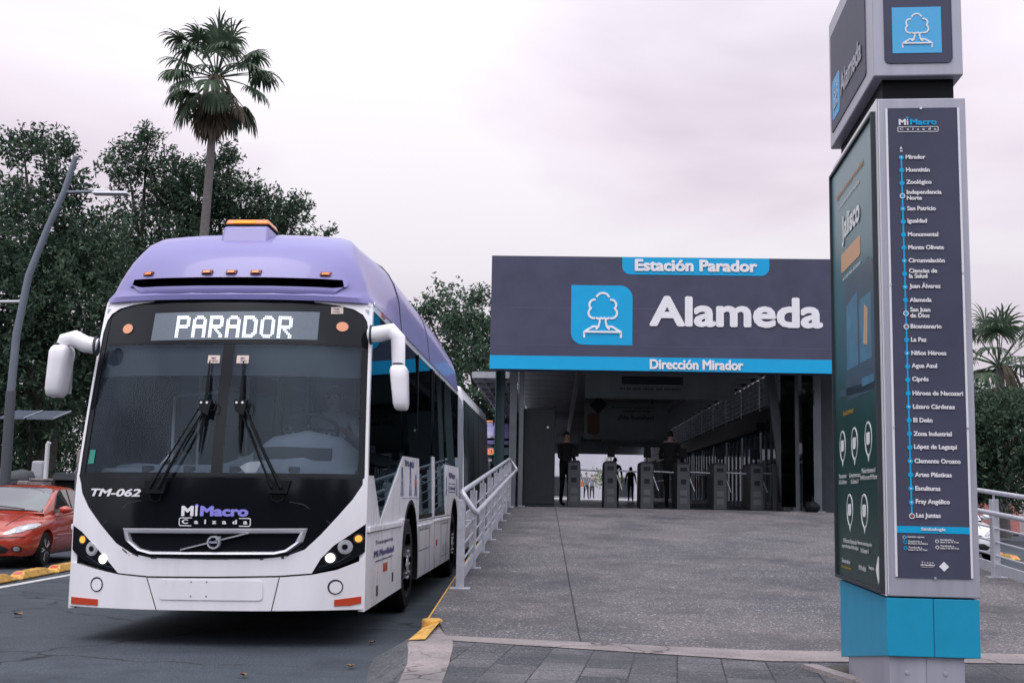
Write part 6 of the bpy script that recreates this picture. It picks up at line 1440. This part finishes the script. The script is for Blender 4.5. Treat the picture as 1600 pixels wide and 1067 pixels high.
bm = BM(); tbox(bm, -.14, .14, -.06, .06, 0, .34, .03, .02); build('pouch', bm, mat('orange_fabric', (.60, .16, .03), .7), b, bevel=.03); bm = BM(); tube(bm, [(-.1, 0, .32), (-.04, 0, .56), (.06, 0, .56), (.1, 0, .32)], .012, 6); build('strap', bm, dk_c, b)
J, E, zf, hc = standing(1.70, .12, (.2, .03), (.5, .22)); person((2.22, 46.0, FL), math.radians(180), 'person in black walking behind the second turnstile', J, E, ([skinm, dk_c, dk_t, shoe], zf), hc)
J, E, zf, hc = standing(1.66, .15, (.1, .05), (.2, .05)); person((2.45, 84, FL), math.radians(5), 'distant person in grey beside the person in a pale shirt', J, E, ([skinm, cloth('grey_top', (.16, .16, .17)), dk_t, shoe], zf), hc)
# bus driver, seated, both hands on the wheel (built in the bus frame, placed with it)
J, E = {}, []
def j(n, x, y, z, r): J[n] = ((x, y, z), r)
cx = .70; sy = 1.72
j('pelvis', cx, sy + .08, 1.56, (.17, .13)); j('waist', cx, sy + .10, 1.68, (.155, .115)); j('chest', cx - .01, sy + .06, 1.86, (.18, .12)); j('upper', cx - .01, sy + .03, 1.985, (.15, .085)); j('neck', cx - .01, sy + .01, 2.065, .055); j('jaw', cx - .01, sy - .015, 2.125, (.062, .07)); j('head', cx - .01, sy - .005, 2.185, (.075, .092)); j('crown', cx - .01, sy + .005, 2.235, (.06, .075)); j('nose', cx - .01, sy - .10, 2.16, .012)
E += [('pelvis', 'waist'), ('waist', 'chest'), ('chest', 'upper'), ('upper', 'neck'), ('neck', 'jaw'), ('jaw', 'head'), ('head', 'crown'), ('head', 'nose')]
for s, nm, wx in ((-1, 'l', .375), (1, 'r', .825)):
    j('hip' + nm, cx + s * .10, sy + .02, 1.55, .088); j('knee' + nm, cx + s * .13, sy - .38, 1.53, .062); j('ankle' + nm, cx + s * .13, sy - .46, 1.09, .042); j('toe' + nm, cx + s * .13, sy - .62, 1.03, (.042, .03))
    j('sh' + nm, cx + s * .19, sy + .03, 1.965, .066); j('el' + nm, cx + s * .29, sy - .16, 1.74, .047); j('wr' + nm, wx + s * .055, 1.29, 1.845, .030)
    E += [('pelvis', 'hip' + nm), ('hip' + nm, 'knee' + nm), ('knee' + nm, 'ankle' + nm), ('ankle' + nm, 'toe' + nm), ('upper', 'sh' + nm), ('sh' + nm, 'el' + nm), ('el' + nm, 'wr' + nm)]
    fingers(J, E, 'wr' + nm, (-s * .25, -.9, .28), (-s * .5, -.2, -.8), s, 'h' + nm, 1., .55)
def dz(c):
    if c.z > 2.05: return 0
    if c.y < 1.36 and c.z > 1.74: return 0
    if c.z < 1.10: return 3
    if c.z < 1.64 and c.y < sy + .12: return 2
    return 1
drv = person((0, 0, 0), 0, 'driver in a pale blue shirt and dark vest behind the bus steering wheel', J, E, ([skinm, cloth('pale_blue_shirt', (.62, .66, .74)), dk_t, shoe], dz), (cx - .01, sy - .005, 2.185), math.radians(-8))
me2 = skin_mesh('vest', {k: (J[k][0], tuple(q + .012 for q in J[k][1])) for k in ('pelvis', 'waist', 'chest', 'upper')}, [('pelvis', 'waist'), ('waist', 'chest'), ('chest', 'upper')], 'pelvis', 2)
v_ = mesh_obj('vest', me2, cloth('dark_vest', (.03, .036, .055)), drv, smooth=180)
drv.location = BUS_AT; drv.rotation_euler = (0, -.010, 0)
